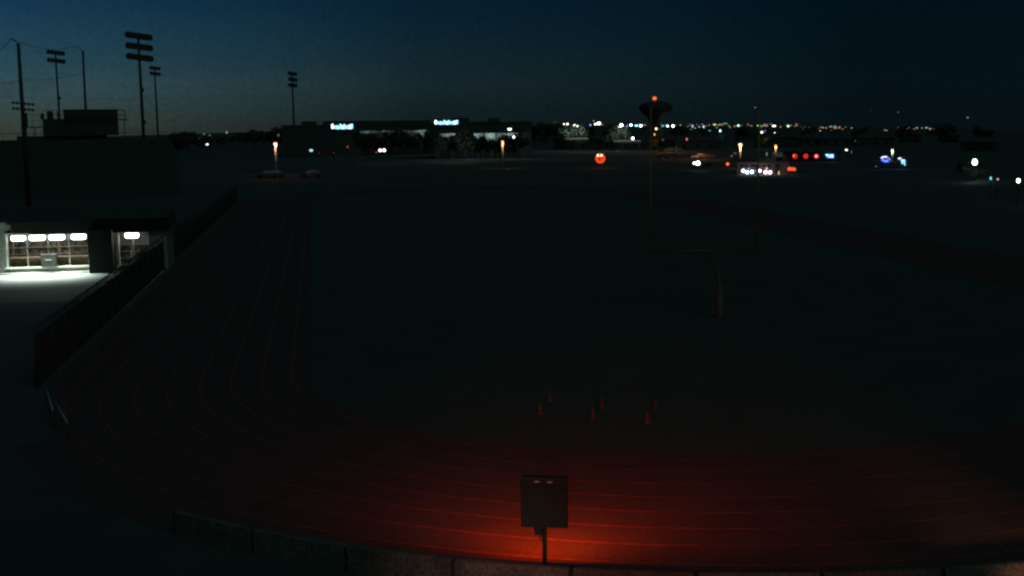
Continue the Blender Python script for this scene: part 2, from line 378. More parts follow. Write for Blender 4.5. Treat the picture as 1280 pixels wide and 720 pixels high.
# dark bags on the shelves
def bag(k):
    b = MB(); rr = random.Random(k)
    n = 9; vs = []; w, d, h = .3+rr.random()*.1, .2, .27+.08*rr.random()
    for i in range(7):
        t = i/6; z = h*t; s_ = (1-.55*t**3)*(.86+.14*math.sin(PI*min(1, t*2)))
        for j in range(n):
            a = 2*PI*j/n; q = 1+.14*rr.uniform(-1, 1); vs.append((w*s_*math.cos(a)*q, d*s_*math.sin(a)*q, z+.02*rr.uniform(-1, 1)))
    b.mesh(vs, [(i*n+j, i*n+(j+1) % n, (i+1)*n+(j+1) % n, (i+1)*n+j) for i in range(6) for j in range(n)]+[tuple(range(6*n, 7*n))])
    return b
bags = []
bm_ = [bag(k).build('equipment_bag', mat('bag_black_%d' % (k % 2), [(.03, .03, .03), (.06, .045, .04)][k % 2], .7), None, True) for k in range(4)]
i = 0
for row, z in enumerate((.575, 1.025, 1.475)):
    for k in range(11):
        x = -42.6+k*.8+random.uniform(-.1, .1)
        if x > -34.3: continue
        o = bm_[i] if i < 4 else bm_[random.randrange(4)].copy()
        if i >= 4: col.objects.link(o)
        i += 1; o.location = (x, Y0+3.0, z); o.rotation_euler = (0, 0, random.uniform(-.3, .3)); o.scale = (1, 1, random.uniform(.85, 1.2))
        side = 'left' if k < 4 else ('middle' if k < 8 else 'right')
        tag(o, 'dark stuffed bag in the row of bags on the %s shelf of the long shelves' % ('bottom', 'middle', 'top')[row], 'bag', 'bags on the %s shelf' % ('bottom', 'middle', 'top')[row])
for row, z in enumerate((.575, 1.025)):
    for k in range(3):
        o = bm_[k].copy(); col.objects.link(o); o.location = (-32.6+k*.85, Y0+3.0, z); o.scale = (.9, .9, 1)
        tag(o, 'dark bag on the %s shelf behind the narrow serving opening' % ('bottom', 'middle')[row], 'bag', 'bags behind the narrow opening, %s shelf' % ('bottom', 'middle')[row])
# square menu case standing on the counter
T = thing('drink_cooler', 'square dark drink cooler box standing in the middle of the serving opening', 'cooler', (-37.0, Y0-.3, .4))
b = MB(); b.box((0, 0, .42), (.95, .5, .78), ch=.03); b.build('cooler_body', mat('cooler_dark', (.016, .018, .014), .6), T)
b = MB(); b.box((0, 0, .84), (.99, .54, .07), ch=.02); b.build('lid', mat('cooler_lid', (.03, .034, .03), .6), T)
b = MB(); b.box((0, -.27, .5), (.4, .03, .05), ch=.01); b.build('handle', M_steel, T)
# ceiling lamps
LW_ = (.86, 1.0, .9)
M_tube = glow('fluorescent', (.95, 1.0, .93), 9)
for i, (x, wd) in enumerate(((-39.05, .85), (-37.85, .95), (-36.6, .95), (-35.2, .9), (-31.75, .85))):
    T = thing('ceiling_lamp', ['leftmost', 'second from left', 'third from left', 'fourth from left', 'separate rightmost'][i]+' bright white tube lamp hanging in the concession stand', 'lamp', (x, Y0+.45, 2.32), 0, 'lamps in the concession stand')
    b = MB(); b.box((0, 0, .17), (wd, .2, .06), ch=.015); b.tube([(-.3, 0, .2), (-.3, 0, .5)], .01, 5); b.tube([(.3, 0, .2), (.3, 0, .5)], .01, 5); b.build('housing', M_trim, T)
    b = MB(); b.box((0, 0, 0), (wd*1.06, .34, .36), ch=.13); b.build('diffuser', M_tube, T, True)
    if i < 4:
        lamp('stand_fill_light', (x, Y0-.95, 2.25), LW_, 1500, .25, 'SPOT', (x, Y0-1.7, 0), 112, 1.0)  # unseen spot added outside the openings to brighten the forecourt
        lamp('stand_lamp_glow', (x, Y0+1.2, 2.1), LW_, 12, .2); lamp('stand_front_fill', (x, Y0-1.6, 2.3), LW_, .5, .2)  # the front point is added fill outside the openings
    else:
        lamp('stand_fill_light', (x, Y0-.35, 2.2), LW_, 6, .2); lamp('stand_lamp_glow', (x, Y0+1.2, 2.1), LW_, 5, .2)  # unseen fill added in front of the narrow opening
lamp('stand_side_fill', (-40.8, Y0-1.6, 2.6), LW_, 12, .2)  # unseen fill added to brighten the left wall
# pale forecourt
b = MB(); b.poly([(-47, 11, -.004), (-30.3, 11, -.004), (-29.9, Y0-.02, -.004), (-47, Y0-.02, -.004)])
tag(b.build('forecourt_pavement', mat('pale_forecourt', (.12, .148, .135), .8, noise=.1, scale=1, fine=10)), kind='structure')

# ------------------------------------------------------------------ chain link fence with dark windscreen
fl = [p for p in oval(9.75)[:42]]; fl = fl[::-1]     # up the bend to the left straight
path = [Vector((p[0], p[1], 0)) for p in fl]
path = [p for p in path if p.y < -11.3]
y = -8.8
while y < 100: path.append(Vector((-29.65, y, 0))); y += 2.4
fence_pts = [path[0]]
for p in path[1:]:
    if (p-fence_pts[-1]).length > 2.2 or p.y > -9: fence_pts.append(p)
FE = thing('track_fence', 'long dark windscreen fence running along the left side of the track', 'fence', (-29.65, 0, 0))
def rel(p): return (p[0]+29.65, p[1], p[2])
straight = [p for p in fence_pts if p.y > -13]
b = MB(); c_ = MB()
for i in range(len(straight)-1):
    a, d = straight[i], straight[i+1]
    b.poly([rel((a.x, a.y, .05)), rel((d.x, d.y, .05)), rel((d.x, d.y, 1.95)), rel((a.x, a.y, 1.95))])
b.build('windscreen', mat('windscreen_fabric', (.05, .055, .053), .9), FE)
for i in range(len(straight)-1):          # diamond mesh
    a, d = straight[i], straight[i+1]
    if a.y > 40: continue
    n = 16; 
    for k in range(n):
        p = a+(d-a)*(k/n); q = a+(d-a)*((k+1)/n)
        c_.tube([rel((p.x+.01, p.y, 1.95)), rel((q.x+.01, q.y, 2.25))], .006, 3, caps=False); c_.tube([rel((q.x-.01, q.y, 1.95)), rel((p.x-.01, p.y, 2.25))], .006, 3, caps=False)
c_.build('chain_link', M_black, FE)
b = MB(); b.tube([rel((p.x, p.y, 2.27)) for p in straight], .03, 6); b.build('top_rail', M_black, FE)
for p in straight:
    b = MB(); b.tube([(0, 0, 0), (0, 0, 2.32)], .035, 8); b.build('post', M_black, FE, True, loc=rel((p.x, p.y, 0)))
# added pale rails at the corner of the bend, glints put into their colour
for (pa, pb, lb) in (((57, 482), (66, 513), 'long thin pale rail standing in for glints beside the left bend of the track'), ((68, 500), (84, 528), 'short pale rail standing in for glints, nearer the viewer beside the left bend')):
    A, B = gnd(*pa, .6), gnd(*pb, .6)
    T = thing('glint_rail', lb, 'rail', ((A.x+B.x)/2, (A.y+B.y)/2, 0)); off = Vector(T.location)
    b = MB(); b.tube([Vector((A.x, A.y, .6))-off, Vector((B.x, B.y, .6))-off], .018, 8); b.build('rail', mat('rail_glint_blue', (.45, .62, .68), .5), T, True)
    for q in (A, (A+B)/2, B):
        b = MB(); b.tube([Vector((q.x, q.y, 0))-off, Vector((q.x, q.y, .6))-off], .022, 8); b.build('post', M_steel if False else mat('rail_dark', (.05, .06, .06), .6), T, True)

# ------------------------------------------------------------------ grandstand and press box, silhouettes at the left
M_dk = mat('dark_concrete', (.065, .07, .066), .9)
M_dk2 = mat('dark_metal', (.055, .06, .06), .7)
c0 = at(95, 165, 190); rzb = facing(c0)
GS = thing('grandstand', 'dark grandstand of stepped rows under the press box on the left skyline', 'grandstand', (c0.x, c0.y, 0), rzb)
b = MB(); b.box((0.5, 4, 4.0), (27, 8, 8.0)); b.box((-2, 4.5, 8.15), (13, 6, .9)); b.build('back_block', M_dk, GS)
b = MB()
for k in range(18): b.box((.5, -.45-k*.9, (8-.44*k)/2), (27, .9, 8-.44*k))
b.build('stepped_seating', M_dk, GS)
b = MB(); 
for x in [i*2.25-13 for i in range(13)]: b.tube([(x, 7.6, 8), (x, 7.6, 9.0)], .03, 5)
b.tube([(-13, 7.6, 9.0), (14, 7.6, 9.0)], .03, 5); b.build('rear_railing', M_dk2, GS)
PBX = thing('press_box', 'flat roofed press box with railed platforms on both sides, black against the dusk sky', 'building', (c0.x, c0.y, 8.6), rzb)
b = MB(); b.box((2.3, 3, 1.95), (7.9, 4.6, 3.9)); b.box((-1.9, 3, 1.3), (5.6, 4, 2.6)); b.box((2.3, 3, 3.95), (8.05, 4.8, .14)); b.build('cabin', M_dk, PBX)
b = MB()
for k in range(5): b.box((-.9+k*1.5, .69, 2.4), (1.3, .02, 1.1))
b.build('window_band', mat('dark_glass', (.03, .035, .035), .3), PBX)
def railing(x0, x1, z0, h, y, nm):
    b = MB(); n = max(2, int(abs(x1-x0)/.8)+1)
    for i in range(n): x = x0+(x1-x0)*i/(n-1); b.tube([(x, y, z0), (x, y, z0+h)], .035, 5)
    for f in (.5, 1): b.tube([(x0, y, z0+h*f), (x1, y, z0+h*f)], .03, 5)
    b.build(nm, M_dk2, PBX)
railing(-4.6, -1.6, 2.6, 1.3, 1.2, 'left_roof_railing'); railing(6.2, 7.4, 2.5, 1.4, 1.2, 'right_balcony_railing'); railing(6.2, 7.4, 2.5, 1.4, 4.8, 'right_balcony_railing')
b = MB(); b.box((6.9, 3, 2.42), (1.6, 4.2, .16)); b.build('right_balcony', M_dk, PBX)
b = MB(); b.box((-6.1, 3, 1.35), (3.0, 3.4, .16)); b.build('left_platform', M_dk, PBX)
railing(-7.3, -5.0, 1.4, 1.9, 1.4, 'left_platform_railing')
for x in (-7.1, -5.9): b = MB(); b.tube([(x, 2, -.3), (x, 2, 1.3)], .07, 6); b.build('platform_post', M_dk2, PBX)
for x in (7.2,): b = MB(); b.tube([(x, 2, -.3), (x, 2, 2.4)], .07, 6); b.build('balcony_post', M_dk2, PBX)
b = MB(); b.box((-3.6, 2.5, 3.2), (.9, .8, 1.2), ch=.05); b.box((-4.7, 2.5, 3.0), (.5, .6, .9), ch=.05); b.box((-2.4, 2.3, 3.1), (.25, .5, 1.1)); b.build('roof_equipment', M_dk2, PBX)
b = MB(); b.box((-7.0, 2.5, 2.5), (.35, .4, 2.1)); b.build('camera_tripod_case', M_dk2, PBX)

# ------------------------------------------------------------------ floodlight masts and net poles
M_pole = mat('mast_steel', (.045, .05, .048), .7)
def mast(px, ptop, pbase, r, banks, label, rad=.28, heads=6, spacing=None, wpx=30, hpx=6, yaw=0.35, gap=None, tilt=.1):
    tp = at(px[0], ptop, r); c = tp; z0 = terr(c.x, c.y); hgt = tp.z-z0
    T = thing('floodlight_mast', label, 'floodlight', (c.x, c.y, z0), facing(c)+yaw)
    u = r/FPX*1.06
    b = MB(); b.tube([(0, 0, -.5), (0, 0, hgt*.5), (0, 0, hgt)], rad, 10, rad*.6); b.build('pole', M_pole, T, True)
    w = wpx*u
    for k in range(banks):
        z = hgt-k*(gap or 12)*u-.3
        b = MB(); b.box((0, 0, z), (w, .14, .16), ry=tilt); b.box((0, .25, z+.1), (w*.8, .06, .08), ry=tilt); b.build('crossarm', M_pole, T)
        for j in range(heads):
            x = (j-(heads-1)/2)*w/(heads)
            b = MB(); hh = hpx*u*.62; b.lathe([(hh*.35, .35), (hh*.62, .25), (hh*.8, -.1), (hh*.85, -.35), (.01, -.3)], (x, -.1, z-.05), 10, 'y')
            b.box((x, .05, z), (.12, .3, .3)); hd_ = b.build('floodlight_head', M_pole, T); hd_.location = (0, 0, -x*math.tan(tilt))
    for z in (.62, .4): 
        if heads > 4: b = MB(); b.box((.3, 0, hgt*z), (.45, .35, .7), ch=.04); b.build('ballast_box', M_pole, T)
    return T
mast((172.5, 43), 43, 168, 230, 3, 'tallest floodlight mast with three wide banks of lamps, right of the press box', .36, 8, wpx=27, hpx=7, gap=11.5, yaw=.3)
mast((69, 64), 64, 168, 280, 2, 'two bank floodlight mast rising from behind the press box roof', .3, 5, wpx=18, hpx=5, gap=8.5, yaw=.25)
mast((193, 83.5), 84, 168, 400, 2, 'thin two bank floodlight mast just right of the tallest mast', .38, 4, wpx=12, hpx=4, gap=6, yaw=.4)
mast((365, 91), 91, 170, 420, 3, 'lone three bank floodlight mast above the dark store roof', .42, 4, wpx=10, hpx=4.5, gap=6.5, yaw=.5)
mast((29, 128), 128, 178, 380, 2, 'distant floodlight mast with two rows of small round lamps, left of the press box', .22, 6, wpx=24, hpx=3, gap=6, yaw=-.3)
net_tops = []
for (xt, yt, xb, yb, r, rad, lb) in ((23, 54, 30, 172, 150, .3, 'thick leaning net pole at the far left with a bent arm on top'), (104, 63, 108, 172, 212, .27, 'second tall net pole rising behind the press box')):
    A = at(xb, yb, r); B = at(xt, yt, r); z0 = 0
    T = thing('net_pole', lb, 'pole', (A.x, A.y, z0), 0, 'net poles')
    d = Vector((B.x-A.x, B.y-A.y, 0))*.8
    b = MB(); b.tube([(0, 0, -.3), tuple(d*.5+Vector((0, 0, B.z/2))), (d.x, d.y, B.z)], rad, 10, rad*.62); b.build('pole', M_pole, T, True)
    u = r/FPX; C2 = at(xt-9, yt-6, r)
    b = MB(); b.tube([(d.x, d.y, B.z-.1), (C2.x-A.x, C2.y-A.y, C2.z)], .07, 6); b.build('arm', M_pole, T)
    net_tops.append((C2, Vector((A.x+d.x, A.y+d.y, B.z))))
# the sagging net between them
def sag(a, b, s, n=24): return [a+(b-a)*(i/n)-Vector((0, 0, s*4*(i/n)*(1-i/n))) for i in range(n+1)]
(a1, p1), (a2, p2) = net_tops
left = at(-20, 60, 140)
top_ = sag(a1, a2, .9); low = sag(Vector((p1.x, p1.y, p1.z-4.2)), Vector((p2.x, p2.y, p2.z-3.6)), .5)
NT = thing('safety_net', 'sagging safety net strung between the two net poles', 'net', (p1.x, p1.y, 0)); o_ = Vector((p1.x, p1.y, 0))
b = MB(); b.tube([p-o_ for p in top_], .035, 4); b.tube([p-o_ for p in sag(left, a1, .8)], .035, 4); b.build('top_cable', M_pole, NT)
b = MB(); b.tube([p-o_ for p in low], .028, 4); b.tube([p-o_ for p in sag(Vector((left.x, left.y, left.z-3.5)), Vector((p1.x, p1.y, p1.z-4.2)), .4)], .028, 4); b.build('lower_cable', M_pole, NT)
b = MB()
for i in range(25):
    b.tube([top_[i]-o_, low[i]-o_], .006, 3, caps=False)
for k in range(1, 6): b.tube([top_[i]*(1-k/6)+low[i]*(k/6)-o_ for i in range(25)], .006, 3, caps=False)
b.build('netting', M_pole, NT)

# ------------------------------------------------------------------ trees
M_leaf = [mat('leaf_dark', (.05, .07, .035), .8, scale=1), mat('leaf_pale', (.09, .1, .08), .8, scale=1), mat('leaf_olive', (.07, .075, .04), .8, scale=1)]
M_bark = mat('bark', (.06, .05, .04), .9)
def tree(seed, h, w, nleaf=900, leaf=.34):
    rr = random.Random(seed)
    T = thing('tree', '', 'tree')
    b = MB(); b.tube([(0, 0, -1.5), (.05, .02, h*.2), (.1*w, .04, h*.45), (.06*w, 0, h*.75)], h*.03, 8, h*.008)
    blobs = []
    for i in range(11):
        a = rr.uniform(0, 2*PI); q = rr.uniform(.12, .42)*w; z = h*rr.uniform(.42, .88)
        c = Vector((q*math.cos(a), q*math.sin(a), z)); blobs.append((c, w*rr.uniform(.16, .27)))
        b.tube([(.05*w, 0, h*rr.uniform(.25, .5)), tuple(c*.55+Vector((0, 0, z*.35))), tuple(c)], h*.011, 5, h*.004)
    b.build('trunk', M_bark, T)
    c_ = MB()
    for i in range(nleaf):
        c, rad = rr.choice(blobs); v = Vector((rr.gauss(0, 1), rr.gauss(0, 1), rr.gauss(0, 1))).normalized()*rad*rr.uniform(.5, 1.12)
        v.z *= .8; p = c+v; n = Vector((rr.gauss(0, 1), rr.gauss(0, 1), rr.gauss(0, 1)+.4)).normalized(); t = n.orthogonal().normalized(); u = n.cross(t)
        s = leaf*rr.uniform(.6, 1.4)
        c_.poly([p+t*s, p+u*s*.6, p-t*s, p-u*s*.6])
    c_.build('crown', M_leaf[seed % 3], T)
    return T
protos = [tree(0, 7, 6), tree(1, 6, 6.5), tree(2, 8, 6)]
kms = [kidmap(p) for p in protos]; used = [False]*3
def put_tree(k, px, py_top, r, label, group=None, hscale=None, wscale=None, zb=None):
    p = at(px, py_top, r); z0 = terr(p.x, p.y) if zb is None else zb; base_h = (7, 6, 8)[k]*.97
    s = max(.25, (p.z-z0)/base_h); ws = wscale or s
    if not used[k]: o = protos[k]; used[k] = True
    else: o = copy_tree(protos[k], kms[k])
    o.location = (p.x, p.y, z0); o.rotation_euler = (0, 0, random.uniform(0, 6)); o.scale = (ws, ws, s)
    tag(o, label, 'tree', group)
    return o, p

# ------------------------------------------------------------------ street lamps and small town lights
CW, CY, CO, CR, CB, CG, CT, CP, CV = (1, 1, .95), (1, .8, .35), (1, .36, .09), (1, .05, .02), (.25, .45, 1), (.75, 1, .7), (.3, .85, .9), (1, .55, .6), (.5, .4, 1)
def town_lamp(px, py, r, wpx, hpx, c, s, label, name='town_lamp', cat='lamp', group=None, pole=True, light=0, lightr=None):
    p = at(px, py, r); z0 = terr(p.x, p.y); u = r/FPX
    if p.z < z0+.4: z0 = p.z-.4
    T = thing(name, label, cat, (p.x, p.y, z0), facing(p), group)
    h = p.z-z0
    if pole:
        b = MB(); b.tube([(0, .05, 0), (0, .05, h)], max(.06, .35*u), 6, max(.04, .2*u)); b.build('pole', M_pole, T)
    b = MB(); b.ball((0, 0, h), wpx*u/2, min(wpx, hpx)*u/2, hpx*u/2, 10, 6)
    key = 'lit_%s_%s' % ('_'.join('%02d' % int(v*99) for v in c), s)
    b.build('lamp_head', glow(key, c, s, False), T, True)
    b = MB(); b.lathe([(wpx*u*.3, 0), (wpx*u*.2, hpx*u*.25), (.01, hpx*u*.3)], (0, 0, h+hpx*u*.45), 8); b.build('lamp_cap', M_pole, T)
    if light: lamp('town_lamp_glow', (p.x, p.y, p.z), c, light, .3)
    return T

# (px, py, r, w, h, colour, strength, label)
LT = [
 (243, 169, 900, 2.4, 1.6, CY, .35, 'faint yellowish lamp, first of the lights on the left horizon'),
 (255, 167.5, 1000, 2.6, 1.5, CG, .2, 'dim olive lamp left of the pale blue-white one on the left horizon'),
 (262, 169, 1000, 2.4, 1.4, CG, .16, 'dimmest olive lamp on the left horizon'),
 (249, 173, 800, 1.6, 1.4, CG, .15, 'dim lamp just below the first lights of the left horizon'),
 (279.5, 171, 700, 1.9, 1.9, CW, 5, 'small bright white lamp on the left horizon'),
 (283.5, 165.5, 1200, 2.4, 3, CG, .28, 'dim yellowish lamp on the skyline above the small bright white one'),
 (292, 172, 800, 1.4, 1.4, CV, .5, 'tiny violet lamp right of the small bright white one'),
 (259, 180.5, 450, 2.8, 1.8, (.75, .95, 1), 3, 'flat blue-white lamp below the left horizon lights'),
 (348, 169, 500, 1.8, 3.4, CG, .14, 'faint green glow standing in for a lit tree above the orange street lamp'),  # glowing head stands in for a dimly lit tree
 (389, 188, 300, 4.6, 3.2, (.7, .9, 1), .9, 'pale grey-white lit yard lamp below the first bright roof sign'),
 (399, 191.5, 300, 1.6, 2.4, CR, .12, 'faint red lamp right of the pale yard lamp'),
 (417, 191, 300, 1.2, 1.2, CR, .35, 'tiny red lamp under the first bright roof sign'),
 (434.5, 183.5, 330, 1.3, 2.8, (1, .15, .05), .5, 'small upright red-orange lamp right of the tiny red one'),
 (617, 155, 360, 1.3, 2.8, (.5, 1, .95), 2.2, 'cyan wall lamp over the second store roof'),
 (637, 161.5, 330, 5, 2.6, (.85, 1, .8), 3.5, 'wide white lamp at the right end of the second store'),
 (642.3, 171.3, 300, 2.6, 3, (.85, 1, .85), 4, 'round white lamp low at the right end of the second store'),
 (661.3, 156, 800, 1.3, 2, CV, .7, 'faint violet lamp right of the second store'),
 (663.5, 161.5, 600, 2.4, 2.2, CG, .1, 'very dim grey lamp below the faint violet one'),
 (694, 152.6, 2500, 5, 1, CO, .1, 'dull orange glow far off above the first city lamps'),
 (705, 155.2, 900, 1.7, 1.7, (1, .95, .6), 3.5, 'yellow-white lamp, left one of the first close pair'),
 (709.3, 155, 900, 2, 2, (1, .95, .7), 5, 'yellow-white lamp, right one of the first close pair'),
 (718.2, 156.6, 800, 2.4, 2.4, CW, 7, 'bright white lamp above the left lit trees'),
 (721.8, 157.6, 800, 1.4, 2.4, (.95, 1, .8), 4, 'narrow white lamp touching the bright one above the left lit trees'),
 (738, 156.5, 900, 1.5, 2.8, CB, 1.8, 'small blue lamp between the two bright groups of city lamps'),
 (742.2, 151.2, 1500, 1.3, 1.3, CP, .8, 'tiny pink lamp highest over the city lights'),
 (744, 155.2, 900, 2, 2, CW, 5, 'white lamp left of the large pink-white one'),
 (748.4, 154.3, 800, 4.6, 3.2, (1, .88, .92), 7, 'large pink-white lamp left of the right lit trees'),
 (776.7, 156.8, 700, 4, 4, (1, .8, .88), 9, 'largest pink-white lamp above the right lit trees'),
 (773.3, 158, 700, 1.4, 3.2, (1, .95, .7), 4, 'narrow yellow-white lamp beside the largest pink-white one'),
 (784, 157.3, 900, 1.2, 3, (.3, .5, 1), .9, 'dim blue upright lamp right of the largest pink-white one'),
 (788.8, 156.4, 800, 2.6, 2.6, (.85, 1, 1), 7, 'round white lamp between two bluish ones left of the water tower'),
 (795.5, 157, 800, 4.6, 1.8, (.35, .75, 1), 3, 'flat blue lamp left of the water tower'),
 (801, 157.2, 800, 3, 2.6, (1, .97, .9), 7, 'white lamp nearest the water tower on its left'),
 (820.3, 161, 500, 2.4, 2.6, (1, .8, .35), 3.5, 'yellow lamp at the foot of the water tower'),
 (818.2, 168, 420, 1.8, 3.2, (1, .4, .2), 1.3, 'pink-orange upright lamp under the yellow one by the water tower'),
 (828.3, 157.3, 900, 4, 2.2, (.2, .7, .8), .8, 'dim teal lamp right of the water tower'),
 (834.5, 157.6, 900, 2.2, 2.2, (.85, .97, 1), 6, 'white lamp second right of the water tower'),
 (841.3, 157.6, 900, 2.9, 2.9, (.97, .95, 1), 8, 'bright white lamp third right of the water tower'),
 (828.5, 175, 400, 2.4, 1.8, (.5, .55, 1), .55, 'dim lavender lamp low right of the water tower'),
 (791, 173, 420, 3.2, 3.2, (1, .97, .95), 7, 'round white lamp over the pale lit pavement left of the water tower'),
 (780, 172, 440, 1.2, 3, (1, .5, .35), .3, 'dim reddish upright lamp among the right lit trees'),
 (857, 163, 800, 1.6, 1.6, CR, .35, 'faint red lamp above the orange-red upright one'),
 (858.5, 174, 420, 1.6, 3, (1, .3, .18), 1.1, 'small orange-red upright lamp right of the water tower'),
 (860, 158, 1000, 1.1, 3, (.45, .55, 1), .4, 'dim blue upright lamp, first of the blue ones right of the tower'),
 (865.7, 157.8, 1000, 1.6, 3, (.6, .8, 1), 1.2, 'pale blue upright lamp, second of the blue ones'),
 (873.4, 158, 1000, 1.1, 3, (.25, .35, 1), .6, 'deep blue upright lamp, third of the blue ones'),
 (879.6, 158.4, 1000, 1.6, 2.8, (.6, .75, 1), 2, 'bright blue-white lamp, last of the blue ones'),
 (863, 161.6, 900, 4, .9, CT, .25, 'flat teal light under the pale blue upright lamp'),
 (893.3, 155.8, 1200, 3.8, 1.9, (.75, 1, .3), .9, 'yellow-green lamp over the tall orange street lamp'),
 (901.5, 156.2, 1400, 1.8, 1.2, (.8, 1, .2), .35, 'small dim yellow lamp right of the yellow-green one'),
 (906.5, 154.4, 2200, 6.5, 1, CG, .35, 'long flat pale green light on the city horizon'),
 (887, 163.2, 700, 3, 1.2, CT, .45, 'flat teal lamp left of the cyan-white one'),
 (900.3, 163.5, 600, 2, 3, (.5, .95, 1), 3.2, 'cyan-white lamp above the small lit tree'),
 (923, 157, 1000, 2.3, 2.3, (.8, 1, .9), 2.4, 'greenish white lamp alone on the horizon, over the orange street lamp'),
 (947.7, 157, 1000, 2.2, 1.8, (.4, 1, .35), 1.4, 'green lamp at the right goal upright'),
 (952.3, 158.2, 1000, 2, 1.4, (.5, .8, .7), .4, 'dim grey-green lamp right of the green one'),
 (967.4, 157.4, 1000, 4, 1.9, (1, .95, .65), 4, 'flat yellow-white lamp right of the goal upright'),
 (985.2, 157.6, 1000, 2.8, 1.9, (.75, 1, .85), 2, 'greenish white flat lamp, second right of the goal upright'),
 (994, 157.6, 1200, 2.4, 1, (.7, .75, .1), .4, 'dim olive lamp right of the greenish white flat one'),
 (1003.6, 161.3, 900, 1.6, 1.4, (1, .85, .2), .5, 'small yellow lamp under the olive one'),
 (952.3, 165.6, 560, 2.4, 3, (1, .95, .7), 4.5, 'yellow-white lamp right behind the goal upright'),
 (956.4, 163.4, 700, 1.4, 2.4, (.7, .3, .9), .5, 'dim purple lamp beside the yellow-white one at the goal upright'),
 (968.3, 166.8, 540, 3, 2.2, (1, .9, .6), 5, 'flat yellow-white lamp above the small orange street lamp'),
 (944, 134.4, 1500, 1.8, 1.6, (.6, .8, 1), .25, 'tiny pale light high beside the top of the right goal upright'),
 (1044, 157.6, 1500, 2.6, 1.8, CT, .22, 'dim teal light in the far right cluster'),
 (1049.4, 159.3, 1500, 2.4, 2.6, (1, .35, .35), .5, 'pink light in the middle of the far right cluster'),
 (1043.5, 160.8, 1500, 3.4, 1.2, (1, .45, .35), .28, 'flat salmon light under the dim teal one in the far right cluster'),
 (1053.3, 161.3, 1500, 2.6, 1.2, (1, .35, .25), .35, 'small salmon light at the right end of the far right cluster'),
 (1057, 158.8, 1500, 2.2, 1.4, CT, .18, 'dim blue-green light right of the far right cluster'),
 (1058, 187.4, 330, 2.8, 2, (1, .9, .6), 3, 'small yellow-white lamp right of the blue-white box sign'),
 (1064.4, 190, 330, 1.1, 4.2, CT, .16, 'dim teal upright lamp beside the small yellow-white one'),
 (1069, 176, 500, 1.2, 2.4, (.3, .8, .5), .14, 'very dim green lamp above the small yellow-white one'),
 (1095.2, 208, 240, 1.4, 1.4, CP, .3, 'tiny pink light below the blue arc'),
 (1088.5, 138.6, 3000, 2, 1, (.6, .5, .5), .05, 'barely visible light on a hill mast over the far right'),
 (1122.8, 140.2, 3000, 2.6, 1.2, (.6, .8, .8), .12, 'faint grey-blue light on a mast over the far right'),
 (1209.5, 147, 2500, 1.9, 1.8, (1, .7, .7), .3, 'faint pink light on a mast, the one farthest right over the horizon'),
 (1218.5, 202.6, 200, 5.6, 7.4, (.65, 1, .9), 9, 'large bright white-green lamp over a lit shrub at the right'),
 (1238.5, 222.8, 150, 2, 4, (.3, .85, 1), 1.1, 'small cyan lamp near the right edge'),
 (1247.2, 224, 150, 2, 2.6, (1, .65, .6), .75, 'small pinkish lamp near the right edge'),
 (1273, 225.8, 140, 3.8, 5, (1, 1, .85), 7, 'bright white lamp at the right edge'),
 (909.5, 205, 240, 3.8, 3.6, (1, .14, .05), 1.6, 'round red-orange lamp left of the lit shop'),
 (919, 191.5, 300, 4, 2.4, (1, .4, .35), .13, 'dim reddish light beside the tall orange street lamp'),
 (914.5, 195, 300, 3.2, 1.3, (.6, .7, .9), .22, 'dim grey light beside the tall orange street lamp'),
 (958.5, 192.5, 320, 2, 5, (.3, .7, .7), .28, 'dim teal upright lamp in front of the pale long building'),
]
for t in LT: town_lamp(*t, group='town lights in the distance')
# the far strip of tiny city lights
rr = random.Random(11)
for k in range(115):
    px = rr.choice([rr.uniform(690, 1010), rr.uniform(1010, 1185), rr.uniform(830, 1060)])
    py = (155.2 if px < 1000 else 157.5)+abs(rr.gauss(0, 2.2))+max(0, (px-1000)*.012)
    c = rr.choice([(1, .55, .3), (1, .7, .4), (.5, .8, .6), (1, .4, .3), (.8, .9, .7)])
    town_lamp(px, py, rr.uniform(1300, 2600), rr.uniform(.9, 2.4), rr.uniform(.7, 1.2), c, round(rr.uniform(.1, .9), 1)+.06, 'tiny dim light in the far strip of city lights along the horizon', name='city_light', cat='light', group='far city lights')

# ------------------------------------------------------------------ street lamps whose light runs down their own pole
M_conp = mat('pale_concrete_pole', (.5, .48, .44), .7)
def street_lamp(px, py, pyb, r, c, head, label, e=18, wd=3.0, hs=5):
    p = at(px, py, r); z0 = terr(p.x, p.y); u = r/FPX
    h = p.z-z0
    T = thing('street_lamp', label, 'street lamp', (p.x, p.y, z0), facing(p), 'orange street lamps')
    b = MB(); b.tube([(0, 0, 0), (0, 0, h*.5), (0, 0, h-.15)], wd*u*.22, 10, wd*u*.5); b.build('pole', M_conp, T, True)
    b = MB(); b.ball((0, -.1, h), head*u*.5, head*u*.4, head*u*.42, 12, 8); b.build('lamp_globe', glow('globe_%s' % label[:14], c, hs, False), T, True)
    b = MB(); b.lathe([(head*u*.42, 0), (head*u*.3, .25), (.01, .35)], (0, 0, h+head*u*.36), 12); b.build('lamp_hood', M_pole, T)
    d = Vector((CAM.x-p.x, CAM.y-p.y, 0)).normalized()*.75
    lamp('street_lamp_light', (p.x+d.x, p.y+d.y, p.z+.1), c, e, .15, 'SPOT', (p.x-d.x*.1, p.y-d.y*.1, p.z-2.2), 120, 1.0)
    return T
street_lamp(344.2, 180, 198, 240, (1, .42, .3), 4.2, 'pink-orange street lamp on the left, below the lone floodlight mast', 260, hs=4)
street_lamp(628.3, 177, 197, 260, (1, .42, .12), 3.0, 'slim orange street lamp below the right end of the second store', 260, hs=2.2)
street_lamp(925.4, 181, 203, 250, (1, .6, .2), 4.6, 'tall yellow-orange street lamp left of the right goal upright', 330, hs=2.6)
